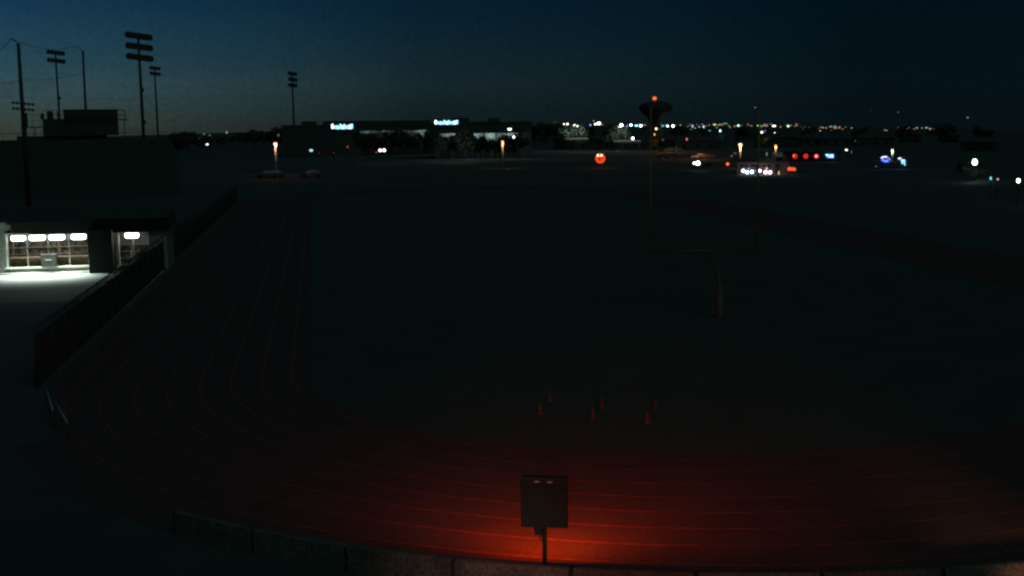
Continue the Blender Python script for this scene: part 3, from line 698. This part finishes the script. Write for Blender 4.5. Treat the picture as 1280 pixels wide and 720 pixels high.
street_lamp(969.6, 182, 191, 300, (1, .38, .12), 2.8, 'short orange street lamp right of the goal upright', 300, hs=1.6)
street_lamp(1115.5, 187.5, 196, 300, (.9, 1, .5), 2.4, 'yellow-green street lamp between the two blue signs', 260, hs=2)

# ------------------------------------------------------------------ stores with roof signs
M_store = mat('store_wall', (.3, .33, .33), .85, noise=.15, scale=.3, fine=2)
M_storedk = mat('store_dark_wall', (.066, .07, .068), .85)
def P3(px, py, r): return at(px, py, r)
def store(px0, px1, pyroof, band0, band1, bx0, bx1, r, label, extra=()):
    A, B = at(px0, pyroof, r), at(px1, pyroof, r); c = (A+B)/2; z0 = terr(c.x, c.y)
    T = thing('store', label, 'building', (c.x, c.y, z0), facing(c)); u = r/FPX*1.03
    w = (px1-px0)*u; h = c.z-z0; dep = 30
    xc = (px0+px1)/2
    def X(px): return (px-xc)*u
    def Z(py): return at(xc, py, r).z-z0
    b = MB(); b.box((0, dep/2, h/2), (w, dep, h)); b.build('wall', M_storedk, T)
    b = MB(); b.box((0, dep/2, h+.3), (w+.4, dep+.4, .5)); b.box((X(px0+30), 12, h+1), (5, 4, 1.6)); b.box((X(px1-45), 9, h+.9), (3.5, 3, 1.4)); b.build('roof', M_storedk, T)
    zt, zb = Z(band0), Z(band1)
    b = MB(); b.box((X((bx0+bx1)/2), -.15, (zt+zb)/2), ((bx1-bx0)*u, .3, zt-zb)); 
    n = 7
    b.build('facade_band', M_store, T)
    b = MB()
    for i in range(n+1): b.box((X(bx0+(bx1-bx0)*i/n), -.45, (zt+zb)/2), (.35, .3, zt-zb))
    b.build('pilaster', M_storedk, T)
    b = MB(); b.box((X((bx0+bx1)/2), -1.4, zt+.2), ((bx1-bx0)*u+1, 2.6, .3)); b.build('canopy', M_storedk, T)
    b = MB()
    for i in range(6): b.box((X(bx0+(bx1-bx0)*(i+.5)/6), -.05, 1.6), (3.2, .2, 2.8))
    b.build('window', mat('dark_glass', (.03, .035, .035), .3), T)
    return T, X, Z, u, c
S1, X1, Z1, u1, c1_ = store(358, 545, 157.5, 163.5, 166.5, 449, 535, 400, 'long dark flat roofed store with a thin lit band and the left bright sign')
S2, X2, Z2, u2, c2_ = store(546, 662, 154.5, 166.5, 176, 551, 646, 340, 'dark flat roofed store with a lit grey front and the right bright sign')
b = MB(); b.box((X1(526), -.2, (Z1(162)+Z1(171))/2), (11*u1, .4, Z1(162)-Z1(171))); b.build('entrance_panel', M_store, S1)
b = MB(); b.box((X1(470), 12, Z1(155)), (130*u1, 8, 2.2)); b.build('raised_roof', M_storedk, S1)
def wl(T, X, Z, px, py, y, w, c=(.75, .95, .95)):
    p = T.matrix_basis @ Vector((X(px), y, Z(py)))
    lamp('facade_fill_light', p, c, w, .4)  # unseen point light added to brighten the facade
for px in (458, 480, 502, 522): wl(S1, X1, Z1, px, 164.5, -2.2, 45 if px < 520 else 110)
for px in (566, 590, 612, 634): wl(S2, X2, Z2, px, 167.5, -2.4, 190)
def sign(T, X, Z, u, px0, px1, py0, py1, label, tilt=0):
    p = T.matrix_basis @ Vector((X((px0+px1)/2), -1.0, Z((py0+py1)/2)))
    S = thing('store_sign', label, 'sign', (p.x, p.y, p.z), T.rotation_euler.z); w = (px1-px0)*u; h = abs(py1-py0)*u
    b = MB(); b.box((0, .25, 0), (w*1.03, .3, h*1.1), ry=tilt); b.build('sign_backing', M_storedk, S)
    Mc = glow('sign_cyan_white', (.28, .75, 1.0), 2.6, False); Mp = glow('sign_pink_white', (.75, .8, 1.0), 3.2, False)
    b = MB(); b.ball((-w*.44, -.05, h*.02), w*.05, .12, h*.42, 14, 8); b.build('round_emblem', Mp, S, True)
    # row of glowing letter shapes
    xs = -w*.37; rr = random.Random(3); hs = [.62, .6, .6, .9, .62, .86, .62, .62, .8, .9]
    for i, q in enumerate(hs):
        lw = w*.86/len(hs); x = xs+lw*(i+.45); zc = -h*.38+h*q*.42
        b = MB(); t_ = h*.2
        b.box((x-lw*.3, -.05, zc), (lw*.28, .1, h*q*.86)); b.box((x+lw*.25, -.05, zc-h*.02), (lw*.28, .1, h*q*.8)); b.box((x, -.05, zc+h*q*.32*(1 if i % 2 else .3)), (lw*.5, .09, t_))
        if i % 3: b.box((x, -.05, -h*.32), (lw*.5, .09, t_))
        b.build('sign_letter', Mp if i in (4, 8) else Mc, S)
    return S
sign(S1, X1, Z1, u1, 415.5, 441.5, 154.2, 161.4, 'left glowing blue-white roof sign with a round emblem and a row of letters', .035)
sign(S2, X2, Z2, u2, 545.5, 574.5, 149.3, 155.4, 'right glowing blue-white roof sign, longer and higher than the left one', .02)

# trees in front of the stores and along the horizon
k = 0
for (px, top_y, r) in ((452, 167, 385), (462, 168, 385), (474, 166, 384), (487, 165.5, 385), (500, 163.5, 386), (510, 164.5, 384), (529, 168, 384), (541, 163, 384)):
    put_tree(k % 3, px, top_y, r, 'dark tree in the row before the long store, %s' % ('at its left end', 'second from left', 'third from left', 'fourth from left', 'fifth, the tallest', 'sixth from left', 'beside the lit entrance', 'at its right end')[k], 'trees before the long store', wscale=.95); k += 1
names = ('at its left end, lit yellowish', 'second from left', 'dark, left of the pale bushy one', 'pale and bushy, lit from beside', 'right of the pale bushy one', 'in the middle', 'right of the middle', 'left of the lit gap', 'right of the lit gap', 'behind the orange street lamp', 'at its right end')
for j, (px, top_y, r, kk) in enumerate(((553, 172, 318, 1), (561, 171, 320, 0), (572, 166, 320, 2), (580, 163.5, 314, 1), (594, 171, 320, 0), (600, 168.5, 322, 2), (608, 171, 320, 0), (618, 172, 320, 2), (624, 172, 318, 0), (632, 170.5, 322, 1), (650, 166, 318, 2))):
    o, p = put_tree(kk, px, top_y, r, 'tree before the second store, '+names[j], 'trees before the second store', wscale=.8 if j != 3 else 1.0)
    if j in (0, 3): lamp('tree_fill_light', (p.x-1.0, p.y-7, 4.5 if j else 3.5), (.95, 1, .65), 110 if j == 3 else 50, .4)  # unseen point lights added before the two lit trees
hz = [(222, 167, 420), (234, 166, 560), (246, 169.5, 500), (262, 171, 620), (276, 170, 640), (291, 167.5, 700), (304, 166.5, 620), (318, 164, 600), (330, 163, 620), (342, 163.5, 560), (353, 160, 560),
      (668, 155, 560), (680, 154.5, 600), (694, 156, 620), (735, 156, 640), (760, 157, 640), (850, 158, 620), (880, 158.5, 700), (930, 158.5, 640), (1010, 158, 700), (1075, 157, 600), (1130, 157.5, 620), (1180, 156, 560), (1230, 156, 500)]
for j, (px, ty, r) in enumerate(hz):
    lb = 'dark tree in the line of trees along the left horizon' if px < 400 else 'dark tree among the city lights on the right horizon'
    put_tree(j % 3, px, ty, r, lb, 'trees along the left horizon' if px < 400 else 'trees among the city lights')
# trees brightened by an unseen point light added before each crown
def lit_tree(k, px, ty, r, ws, lb, lc, le, dx=0, dz=0):
    o, p = put_tree(k, px, ty, r, lb, None, wscale=ws)
    d = Vector((CAM.x-p.x, CAM.y-p.y, 0)).normalized()*(3.6*ws+1.5)
    lamp('tree_fill_light', (p.x+d.x+dx, p.y+d.y, p.z-1.2+dz), lc, le, .4)
G1 = (.6, .85, .75)
lit_tree(1, 710, 159.5, 446, 1.0, 'grey-green lit tree under the first bright city lamps, left one', G1, 420)
lit_tree(1, 724, 158.5, 442, 1.1, 'grey-green lit tree under the first bright city lamps, right one', G1, 520)
lit_tree(0, 764, 162, 430, .9, 'lit tree left of the largest pink-white lamp', G1, 260)
lit_tree(1, 777, 159.5, 432, 1.1, 'pale lit tree right under the largest pink-white lamp', G1, 520)
lit_tree(2, 818, 170, 380, .8, 'orange lit tree at the foot of the water tower', (1, .35, .1), 120)
lit_tree(0, 901, 165.5, 480, .8, 'small teal lit tree under the cyan-white lamp', (.3, .7, .7), 100)
lit_tree(2, 957, 168.5, 460, 1.1, 'olive lit tree behind the right goal upright', (.8, .75, .35), 130)
lit_tree(1, 1219, 207.5, 196, .55, 'shrubby small tree lit green-white by the large lamp at the right', (.6, 1, .85), 45)
lit_tree(0, 1206, 200, 200, .4, 'dim green shrub left of the large lamp at the right', (.5, .8, .6), 8)

# ------------------------------------------------------------------ water tower
wt = at(819.5, 158, 900); z0 = terr(wt.x, wt.y); u = 900/FPX*1.03
T = thing('water_tower', 'huge dark bulb shaped water tower with a red beacon on its top', 'water tower', (wt.x, wt.y, z0))
def wz(py): return at(819.5, py, 900).z-z0
M_tow = mat('tower_paint', (.07, .06, .055), .7, noise=.15, scale=.05)
prof = [(.5, wz(126)), (5.5*u, wz(126.6)), (12*u, wz(128)), (17*u, wz(130)), (19.6*u, wz(132.5)), (20*u, wz(134.5)), (18.8*u, wz(137.5)), (15.5*u, wz(141.5)), (11.8*u, wz(145)), (9*u, wz(148)), (8*u, wz(152))]
b = MB(); b.lathe(prof, n=40); b.build('tank', M_tow, T, True)
b = MB(); b.lathe([(8*u, wz(152)-.05), (7.4*u, wz(158)), (7.4*u, wz(162)), (8.2*u, -1)], n=32); b.build('pedestal', M_tow, T, True)
b = MB(); b.tube([(-1, 0, wz(126.3)), (-1, 0, wz(124.5))], .25, 8); b.build('beacon_mast', M_pole, T)
b = MB(); b.ball((-1, 0, wz(122.9)), 3.1*u/1.3, 2, 2.6*u/1.3, 12, 8); b.build('beacon', glow('beacon_red', (1, .13, .06), 1.5, False), T, True)
d = Vector((CAM.x-wt.x, CAM.y-wt.y, 0)).normalized(); sd = Vector((-d.y, d.x, 0))
lamp('tower_foot_light', tuple(Vector((wt.x, wt.y, z0+3))+d*16+sd*-13 if False else Vector((wt.x, wt.y, z0+4))+d*18+sd*16), (1, .4, .12), 160, 1)

# ------------------------------------------------------------------ round red sign
p = at(750.3, 198, 260); z0 = 0; rz = facing(p); u = 260/FPX
T = thing('round_sign', 'round glowing red sign with two white lamps at its top', 'sign', (p.x, p.y, 0), rz)
b = MB(); b.tube([(0, .15, 0), (0, .15, p.z)], .09, 8); b.build('post', M_pole, T)
b = MB(); b.lathe([(.01, -.12), (5.3*u, -.1), (5.6*u, 0), (5.3*u, .1), (.01, .12)], (0, 0, p.z), 28, 'y'); b.build('disc', glow('sign_red', (1, .06, .012), .95), T)
b = MB(); b.lathe([(5.0*u, -.13), (5.9*u, -.16), (6.1*u, -.02), (5.6*u, .03)], (0, 0, p.z), 28, 'y'); b.build('ring', glow('sign_red_ring', (1, .1, .015), 1.0), T)
b = MB(); b.box((-.6*u, -.16, p.z-.8*u), (1.8*u, .03, 3.8*u)); b.box((-3.2*u, -.16, p.z-.3*u), (.6*u, .03, 2*u)); b.box((3*u, -.16, p.z-.2*u), (1.6*u, .03, .8*u)); b.build('dark_mark', mat('sign_mark_red', (.15, .01, .005), .6), T)
for dx, c in ((-2.9, (1, .9, .75)), (1.5, (1, .8, .3))):
    b = MB(); b.ball((dx*u, -.28, p.z+3.7*u), 1.05*u, .14, 1.0*u, 10, 7); b.build('spot_lamp', glow('spot_%d' % int(dx*10), c, 5), T, True)
lamp('round_sign_light', (p.x+math.sin(rz)*1.2, p.y-math.cos(rz)*1.2, p.z), (1, .05, .01), 45, .5)

# ------------------------------------------------------------------ parked vehicles
M_tyre = mat('tyre_rubber', (.02, .02, .02), .9); M_glass = mat('car_glass', (.015, .018, .02), .15)
def car(paint):
    T = thing('parked_car', '', 'car')
    b = MB()
    prof = [(-2.2, .35), (-2.25, .7), (-2.1, .9), (-1.6, .96), (-1.05, .98), (-.45, 1.4), (.2, 1.46), (1.0, 1.42), (1.7, 1.02), (2.15, .95), (2.25, .65), (2.2, .35)]
    n = len(prof)
    def half(x, z): return .9 if z < 1.0 else .9-(z-1.0)*.42
    vs = [(x, -half(x, z), z) for x, z in prof]+[(x, half(x, z), z) for x, z in prof]
    b.mesh(vs, [(i, (i+1) % n, n+(i+1) % n, n+i) for i in range(n)]+[tuple(range(n))[::-1], tuple(range(n, 2*n))])
    b.build('body', paint, T)
    b = MB()
    for sy in (-1, 1):
        b.poly([(-.9, sy*.895, 1.03), (-.42, sy*.75, 1.36), (.15, sy*.735, 1.41), (.15, sy*.895, 1.03)]); b.poly([(.22, sy*.895, 1.03), (.22, sy*.735, 1.41), (.95, sy*.75, 1.38), (1.5, sy*.895, 1.04)])
    b.poly([(-1.08, -.75, 1.0), (-1.08, .75, 1.0), (-.5, .66, 1.39), (-.5, -.66, 1.39)]); b.poly([(1.1, -.66, 1.4), (1.1, .66, 1.4), (1.72, .75, 1.05), (1.72, -.75, 1.05)])
    b.build('window', M_glass, T)
    for x in (-1.4, 1.4):
        for sy in (-1, 1):
            b = MB(); b.lathe([(.12, -.1), (.3, -.1), (.34, -.06), (.34, .06), (.3, .1), (.12, .1)], (x, sy*.86, .34), 16, 'y'); w = b.build('wheel', M_tyre, T)
    for sy in (-.6, .6):
        b = MB(); b.box((-2.23, sy, .72), (.06, .34, .16)); b.build('headlight', M_steel, T)
        b = MB(); b.box((2.24, sy, .78), (.06, .3, .18)); b.build('tail_light', mat('tail_red', (.3, .01, .01), .4), T)
    return T
M_cw, M_cg, M_cr = mat('car_white', (.5, .5, .48), .35, noise=.03), mat('car_grey', (.085, .09, .09), .35, noise=.05), mat('car_red', (.3, .03, .02), .35, noise=.05)
cars = [car(M_cw), car(M_cg), car(M_cr)]; ck = [kidmap(c) for c in cars]; cu = [False]*3
def put_car(k, px, py, rz, label, group):
    p = gnd(px, py)
    if math.hypot(p.x-CAM.x, p.y-CAM.y) > 600: p = at(px, py, 600)
    z = terr(p.x, p.y)
    if not cu[k]: o = cars[k]; cu[k] = True
    else: o = copy_tree(cars[k], ck[k])
    o.location = (p.x, p.y, z); o.rotation_euler = (0, 0, facing(p)+rz); tag(o, label, 'car', group); return p
def car_light(px, py, c, w, up=3.2, toward=3.5):
    p = gnd(px, py); d = Vector((CAM.x-p.x, CAM.y-p.y, 0))
    if d.length > 600: p = at(px, py, 600)
    d = d.normalized()*toward
    lamp('car_fill_light', (p.x+d.x, p.y+d.y, terr(p.x, p.y)+up), c, w, .3)  # unseen point light added to brighten the parked cars
OR = (1, .38, .16)
put_car(1, 334, 223, .1, 'white car lit orange, left of the pair below the pink-orange street lamp', 'cars below the pink-orange lamp'); put_car(1, 342, 222.5, 0, 'grey car, right of the pair below the pink-orange street lamp', 'cars below the pink-orange lamp'); car_light(338, 222, OR, 60)
put_car(1, 389, 222, .1, 'grey car barely lit, alone right of the pair under the street lamp', 'cars in the dark lot'); car_light(389, 222, OR, 16)
for px, k, n in ((830, 1, 'left'), (838, 0, 'middle'), (845, 0, 'right')): put_car(k, px, 189.5, .05, '%s car of the upper row lit orange right of the water tower' % n, 'upper row of orange lit cars')
car_light(839, 189, OR, 900, 4, 5)
for px, k, n in ((830, 1, 'left'), (838, 1, 'right')): put_car(k, px, 197.5, .05, '%s car of the dim lower row right of the water tower' % n, 'lower row of dim cars')
car_light(834, 197, OR, 110)
for px, k, n in ((874, 0, 'left'), (884, 1, 'right')): put_car(k, px, 198, .03, '%s car lit orange above the pair of white headlights' % n, 'cars above the white headlights')
car_light(878, 198, OR, 380)
def slab(px0, px1, py0, py1, r, label):  # raised pale sheet standing in for a pool of light on pavement
    A, B = at(px0, py0, r), at(px1, py1, r+10); c = (A+B)/2; z0 = terr(c.x, c.y); u = r/FPX*1.03; w = (px1-px0)*u; h = c.z-z0
    T = thing('slab', label, 'slab', (c.x, c.y, z0), facing(c))
    b = MB(); b.box((0, 2.5, h), (w, 6, .5), rx=-.12, ch=.05); b.build('roof', mat('pale_slab_top', (.5, .52, .5), .7), T)
    for i in range(4):
        b = MB(); b.tube([(-w*.42+w*.28*i, 0, 0), (-w*.42+w*.28*i, 0, h-.2)], .1, 6); b.build('post', M_pole, T)
    for f in (-.25, .25):
        p = T.matrix_basis @ Vector((w*f, -3, h+2.2)); lamp('slab_fill_light', p, (.88, .98, 1), 55, .3)  # unseen point lights added above to brighten it
slab(708, 735, 174, 175, 425, 'flat pale carport standing in for lit pavement under the left lit trees')
slab(767, 800, 176.5, 178.5, 410, 'flat pale carport standing in for lit pavement under the round white lamp, wider than the other')
put_car(1, 877, 208, .35, 'grey car with its white headlights on, left of the lit shop', 'cars driving at night')
put_car(2, 483, 193, .3, 'dark car with both headlights on, below the long store', 'cars driving at night')
def beams(ps, r, label):
    for i, (px, py, w, s, c) in enumerate(ps):
        p = at(px, py, r); u = r/FPX
        b = MB(); b.ball((0, 0, 0), w*u/2, .1, w*u*.48, 10, 7)
        o = b.build('vehicle_headlight', glow('beam_%s_%s' % (s, int(c[1]*99)), c, s, False), None, True); o.location = p; o.rotation_euler = (0, 0, facing(p))
        tag(o, label[i], 'headlight', 'bright vehicle headlights')
beams(((475.2, 188, 3.6, 4, (1, .85, .88)), (480.2, 187.8, 3.6, 4.5, (1, .9, .85)), (470.5, 190.4, 1.4, .35, (1, .6, .6))), 300, ('left pinkish headlight below the long store', 'right headlight of the close pair below the long store', 'tiny dim side lamp left of the close pair of headlights'))
beams(((867.8, 204, 3.2, 4, (.95, .95, 1)), (872.3, 204, 5.4, 6, (1, .98, .95))), 240, ('smaller left headlight by the left end of the lit shop', 'bigger right headlight by the left end of the lit shop'))

# ------------------------------------------------------------------ lit shop with coloured lamps
r = 222; cpt = at(954, 212, r); rz = facing(cpt); u = r/FPX
SH = thing('roadside_shop', 'low pale roadside shop with a row of white and blue lamps under its roof', 'building', (cpt.x, cpt.y, 0), rz)
b = MB(); b.box((0, 2.2, 1.05), (9.6, 4, 2.1)); b.build('wall', mat('shop_wall', (.26, .2, .19), .8, noise=.1), SH)
b = MB(); b.box((-.9, 1.6, 2.22), (9.0, 5, .2)); b.box((-3.2, 2, 2.5), (4.4, 3, .5)); b.build('roof', mat('shop_roof', (.12, .09, .09), .8), SH)
b = MB(); b.box((2.6, .18, .95), (.9, .06, 1.8)); b.build('door', M_storedk, SH)
for x in (-3.6, -1.5, .6): b = MB(); b.box((x, .18, 1.2), (1.4, .05, 1.0)); f = b.build('window', M_glass, SH); b = MB(); b.box((x, .14, 1.2), (1.5, .03, .06)); b.box((x, .14, 1.2), (.06, .035, 1.05)); b.build('frame', M_trim, f)
b = MB(); b.box((0.7, -1.2, .04), (11.2, 2.6, .08)); b.build('step', M_conc, SH)
sl = [(929, 213.5, 4.6, 4.6, (1, .8, .9), 4, 'pinkish white lamp, first from left on the shop front'), (934, 215.3, 4.4, 4.4, (.6, .75, 1), 6, 'blue-white lamp, second from left on the shop front'), (940, 214.8, 4.6, 4.6, (.65, .8, 1), 6, 'blue-white lamp, third from left on the shop front'),
      (936, 211, 3, 1.6, (.35, .5, 1), 1.2, 'small blue lamp above the two blue-white ones on the shop front'), (949.4, 213.4, 4.8, 4, (1, .85, .92), 5, 'pinkish white lamp in the middle of the shop front'), (957, 215.2, 4.6, 4.6, (1, .78, .88), 6, 'pinkish lamp, lower left of the group of three'),
      (962.6, 215.4, 4.2, 4.4, (1, .85, .93), 6, 'whiter lamp, lower right of the group of three'), (958.6, 210.6, 2.6, 2.6, (1, .25, .4), 1.8, 'small red-pink lamp topping the group of three'), (944.5, 213.2, 1.2, 2.2, (.5, .6, 1), .6, 'tiny blue lamp between the left and middle lamps of the shop'),
      (973.5, 216, 1.8, 5.4, (1, .8, .2), .8, 'narrow yellow upright lamp at the right of the shop front')]
for (px, py, w, h, c, s, lb) in sl:
    p = at(px, py, r-3.2)
    T = thing('shop_lamp', lb, 'lamp', p, rz, 'lamps on the shop front')
    b = MB(); b.ball((0, 0, 0), w*u*.44, .12, h*u*.44, 12, 8); b.build('bulb', glow('shop_%d_%d' % (px, s*10), c, s, False), T, True)
    b = MB(); b.box((0, .2, 0), (.12, .25, .12)); b.build('bracket', M_pole, T)
for px, c, w in ((930, (.7, .8, 1), 8), (938, (.6, .75, 1), 8), (956, (1, .75, .8), 14), (975, (1, .8, .55), 6)):
    p = at(px, 213, r-4.6); lamp('shop_front_light', p, c, w, .3)
p = at(989, 211.3, r-1)
T = thing('red_sign', 'wide red-orange glowing sign at the right end of the shop', 'sign', (p.x, p.y, 0), rz)
b = MB()
for dx in (-.45, .45): b.tube([(dx, .1, 0), (dx, .1, p.z)], .04, 6)
b.build('post', M_pole, T)
b = MB(); b.ball((-.3, 0, p.z+.02), .42, .1, .38, 12, 8); b.ball((.25, 0, p.z), .5, .1, .3, 12, 8); b.ball((.6, 0, p.z-.05), .25, .1, .33, 10, 7); b.build('glowing_letters', glow('red_sign_glow', (1, .11, .04), 1.1), T, True)
b = MB(); b.box((.1, .1, p.z), (1.7, .06, .9), ch=.02); b.build('board', M_storedk, T)
# pale long building behind
r = 320; cpt = at(962, 198, r); rz = facing(cpt); u = r/FPX
LB = thing('long_building', 'long low pale building behind the lit shop with a taller block at its right', 'building', (cpt.x, cpt.y, 0), rz)
zb = at(962, 203, r).z; zt = at(962, 197, r).z; zt2 = at(962, 190, r).z
b = MB(); b.box((0, 3, zt/2), (32*u, 6, zt)); b.box((9*u, 3.2, zt2/2), (12*u, 5, zt2)); b.build('wall', mat('pale_block', (.4, .42, .4), .8, noise=.3, scale=.5), LB)
b = MB(); b.box((-2*u, 2.9, zt+.06), (29*u, 6.4, .12)); b.box((9*u, 3.2, zt2+.08), (12.6*u, 5.4, .14)); b.build('roof', M_storedk, LB)
b = MB()
for i in range(5): b.box((-13*u+i*5.5*u, -.02, zb+.35), (.9, .06, .9))
b.build('window', M_glass, LB)
p = at(962, 193, r-6); lamp('yard_light', p, (.75, .95, .9), 30, .3); p = at(972, 191, r-5); lamp('yard_light', p, (.95, .85, .8), 22, .3)

# ------------------------------------------------------------------ dark low shop with three red ring lamps and a blue box sign
r = 300; cpt = at(1015, 197, r); rz = facing(cpt); u = r/FPX
DB = thing('dark_shop', 'dark low shop carrying three round red signs in a row', 'building', (cpt.x, cpt.y, 0), rz)
zt = at(1015, 190, r).z
b = MB(); b.box((0, 3, zt/2), (66*u, 6, zt)); b.build('wall', M_storedk, DB)
b = MB(); b.box((0, 2.8, zt+.1), (67.5*u, 6.8, .2)); b.build('roof', M_storedk, DB)
b = MB()
for i in range(4): b.box((-11+i*4-1+4, -.03, .55), (1.6, .05, .9))
b.build('window', M_glass, DB)
for i, (px, lb, cin) in enumerate(((993.6, 'left round red ring sign with a bright spot', (1, .3, .1)), (1007.2, 'middle round red ring sign crossed by a slash', (1, .12, .08)), (1020.4, 'right round red ring sign with a pale middle', (1, .6, .6)))):
    p = at(px, 195.2, r-1.2); T = thing('ring_sign', lb, 'sign', p, rz, 'round red signs on the dark shop')
    b = MB(); n = 20; b.tube([(2.1*u*math.cos(2*PI*j/n), 0, 2.1*u*math.sin(2*PI*j/n)) for j in range(n+1)], .7*u, 6, caps=False); b.build('ring', glow('neon_red', (1, .02, .015), .95, False), T)
    b = MB()
    if i == 1: b.tube([(-1.4*u, -.05, -1.4*u), (1.4*u, -.05, 1.4*u)], .5*u, 6)
    elif i == 0: b.ball((-1.2*u, -.1, .6*u), .9*u, .1, .9*u)
    else: b.ball((0, -.05, 0), 1.7*u, .1, 1.7*u)
    b.build('middle_mark', glow('neon_mid_%d' % i, cin, (1.6, .7, .9)[i], False), T)
    b = MB(); b.lathe([(.01, .1), (3.2*u, .1), (3.2*u, .2), (.01, .2)], n=20, axis='y'); b.build('backing', M_storedk, T)
p = at(1036.8, 195, r-1.2); T = thing('box_sign', 'blue-white glowing box sign right of the three red rings', 'sign', p, rz)
b = MB(); b.poly([(-5*u, -.1, 2.3*u), (5*u, -.1, 2.3*u), (5*u, -.1, -2.4*u), (-2.6*u, -.1, -2.2*u)]); b.poly([(-5*u, .05, 2.3*u), (5*u, .05, 2.3*u), (5*u, .05, -2.4*u), (-2.6*u, .05, -2.2*u)]); b.build('panel', glow('box_blue', (.12, .42, 1), 1.3, False), T)
b = MB(); b.box((-2.6*u, -.14, 1.2*u), (3.4*u, .05, 1*u)); b.box((2.6*u, -.14, .9*u), (3.2*u, .05, 1*u)); b.box((1*u, -.14, -.9*u), (2.6*u, .05, .9*u)); b.box((3.6*u, -.14, -.6*u), (1*u, .05, 2.4*u)); b.build('sign_letter', glow('box_white', (.7, .95, 1), 2.2, False), T)
# ------------------------------------------------------------------ blue neon signs on posts
def neon(px, py, r, strokes, label, posts):
    p = at(px, py, r); u = r/FPX; T = thing('neon_sign', label, 'sign', (p.x, p.y, 0), facing(p), 'blue neon signs')
    for pts, w, c, s in strokes:
        b = MB(); b.tube([((x-px)*u, 0, p.z-(y-py)*u) for x, y in pts], w*u, 6)
        b.build('neon_tube', glow('neon_%d_%d' % (c[0]*99, s*10), c, s, False), T)
    b = MB()
    for x in posts: b.tube([((x-px)*u, .12, 0), ((x-px)*u, .12, p.z)], .05, 6)
    b.build('post', M_pole, T)
    b = MB(); xs = [q[0] for st in strokes for q in st[0]]; ys = [q[1] for st in strokes for q in st[0]]
    b.box((((min(xs)+max(xs))/2-px)*u, .15, p.z-((min(ys)+max(ys))/2-py)*u), ((max(xs)-min(xs))*u+.3, .06, (max(ys)-min(ys))*u+.2)); b.build('board', mat('neon_board', (.01, .012, .03), .7), T)
    lamp('neon_glow', (p.x-math.sin(-T.rotation_euler.z)*.0, p.y-1.2, p.z), (.1, .2, 1), 30, .5)
WB, BB = (.6, .68, 1), (.03, .08, 1)
neon(1106, 199, 250, [([(1101.8, 198), (1103.5, 196.4), (1108.6, 196.2)], .9, WB, 1.9), ([(1103, 199.2), (1106, 200.4), (1108, 202)], .75, (.25, .35, 1), 1.3), ([(1108.5, 199.5), (1110.6, 197.5), (1112, 200)], .75, (.2, .35, 1), 1.1), ([(1108, 202), (1109, 200.5)], .6, WB, 1.2), ([(1102, 200), (1106, 202.4), (1111.5, 201.5)], .7, BB, 2.2)],
     'blue arc shaped neon sign with a white top stroke', (1103, 1110))
neon(1127, 202, 250, [([(1123, 198.6), (1125.4, 198), (1126.4, 198.6)], .9, WB, 2), ([(1126.4, 200.6), (1130.6, 200.6)], .9, (.5, .85, 1), 2), ([(1126.8, 203), (1131, 203.2)], 1.2, (.15, .75, 1), 1.8), ([(1130, 205.6), (1131.4, 205.8)], .8, (.5, .9, 1), 1.4), ([(1127, 204.6), (1127.8, 204.7)], .5, (.2, 1, .2), 1), ([(1125.5, 200.5), (1132, 201.8)], .7, BB, 2.2)],
     'blue slanting neon sign, right of the yellow-green street lamp', (1125, 1131))

# ------------------------------------------------------------------ dark houses between the field and the horizon
def house(px, py, r, w, h, d, label, group):
    p = at(px, py, r); z0 = terr(p.x, p.y); T = thing('house', label, 'house', (p.x, p.y, z0), facing(p)+random.uniform(-.3, .3), group)
    b = MB(); b.box((0, 0, h/2), (w, d, h)); b.build('wall', mat('house_wall', (.06, .062, .06), .85), T)
    b = MB(); hw, hd = w/2+.4, d/2+.5
    b.mesh([(-hw, -hd, h), (hw, -hd, h), (hw, hd, h), (-hw, hd, h), (-hw*.7, 0, h+1.9), (hw*.7, 0, h+1.9)], [(0, 1, 5, 4), (1, 2, 5), (2, 3, 4, 5), (3, 0, 4), (3, 2, 1, 0)]); rf = b.build('roof', M_storedk, T)
    b = MB(); b.box((w*.25, 1, h+1.5), (.6, .6, 1.4)); b.build('chimney', M_storedk, rf)
    for x in (-w*.3, 0, w*.3): b = MB(); b.box((x, -d/2-.02, 1.5), (1.3, .06, 1.2)); b.build('window', M_glass, T)
    b = MB(); b.box((w*.15, -d/2-.03, 1), (1, .06, 2)); b.build('door', M_storedk, T)
rr = random.Random(5)
for i in range(14):
    px = 665+i*43+rr.uniform(-12, 12)
    house(px, 165, rr.uniform(450, 760), rr.uniform(11, 18), rr.uniform(3, 4.4), rr.uniform(8, 11), 'dark hip roofed house standing unlit among the city lights', 'unlit houses among the city lights')
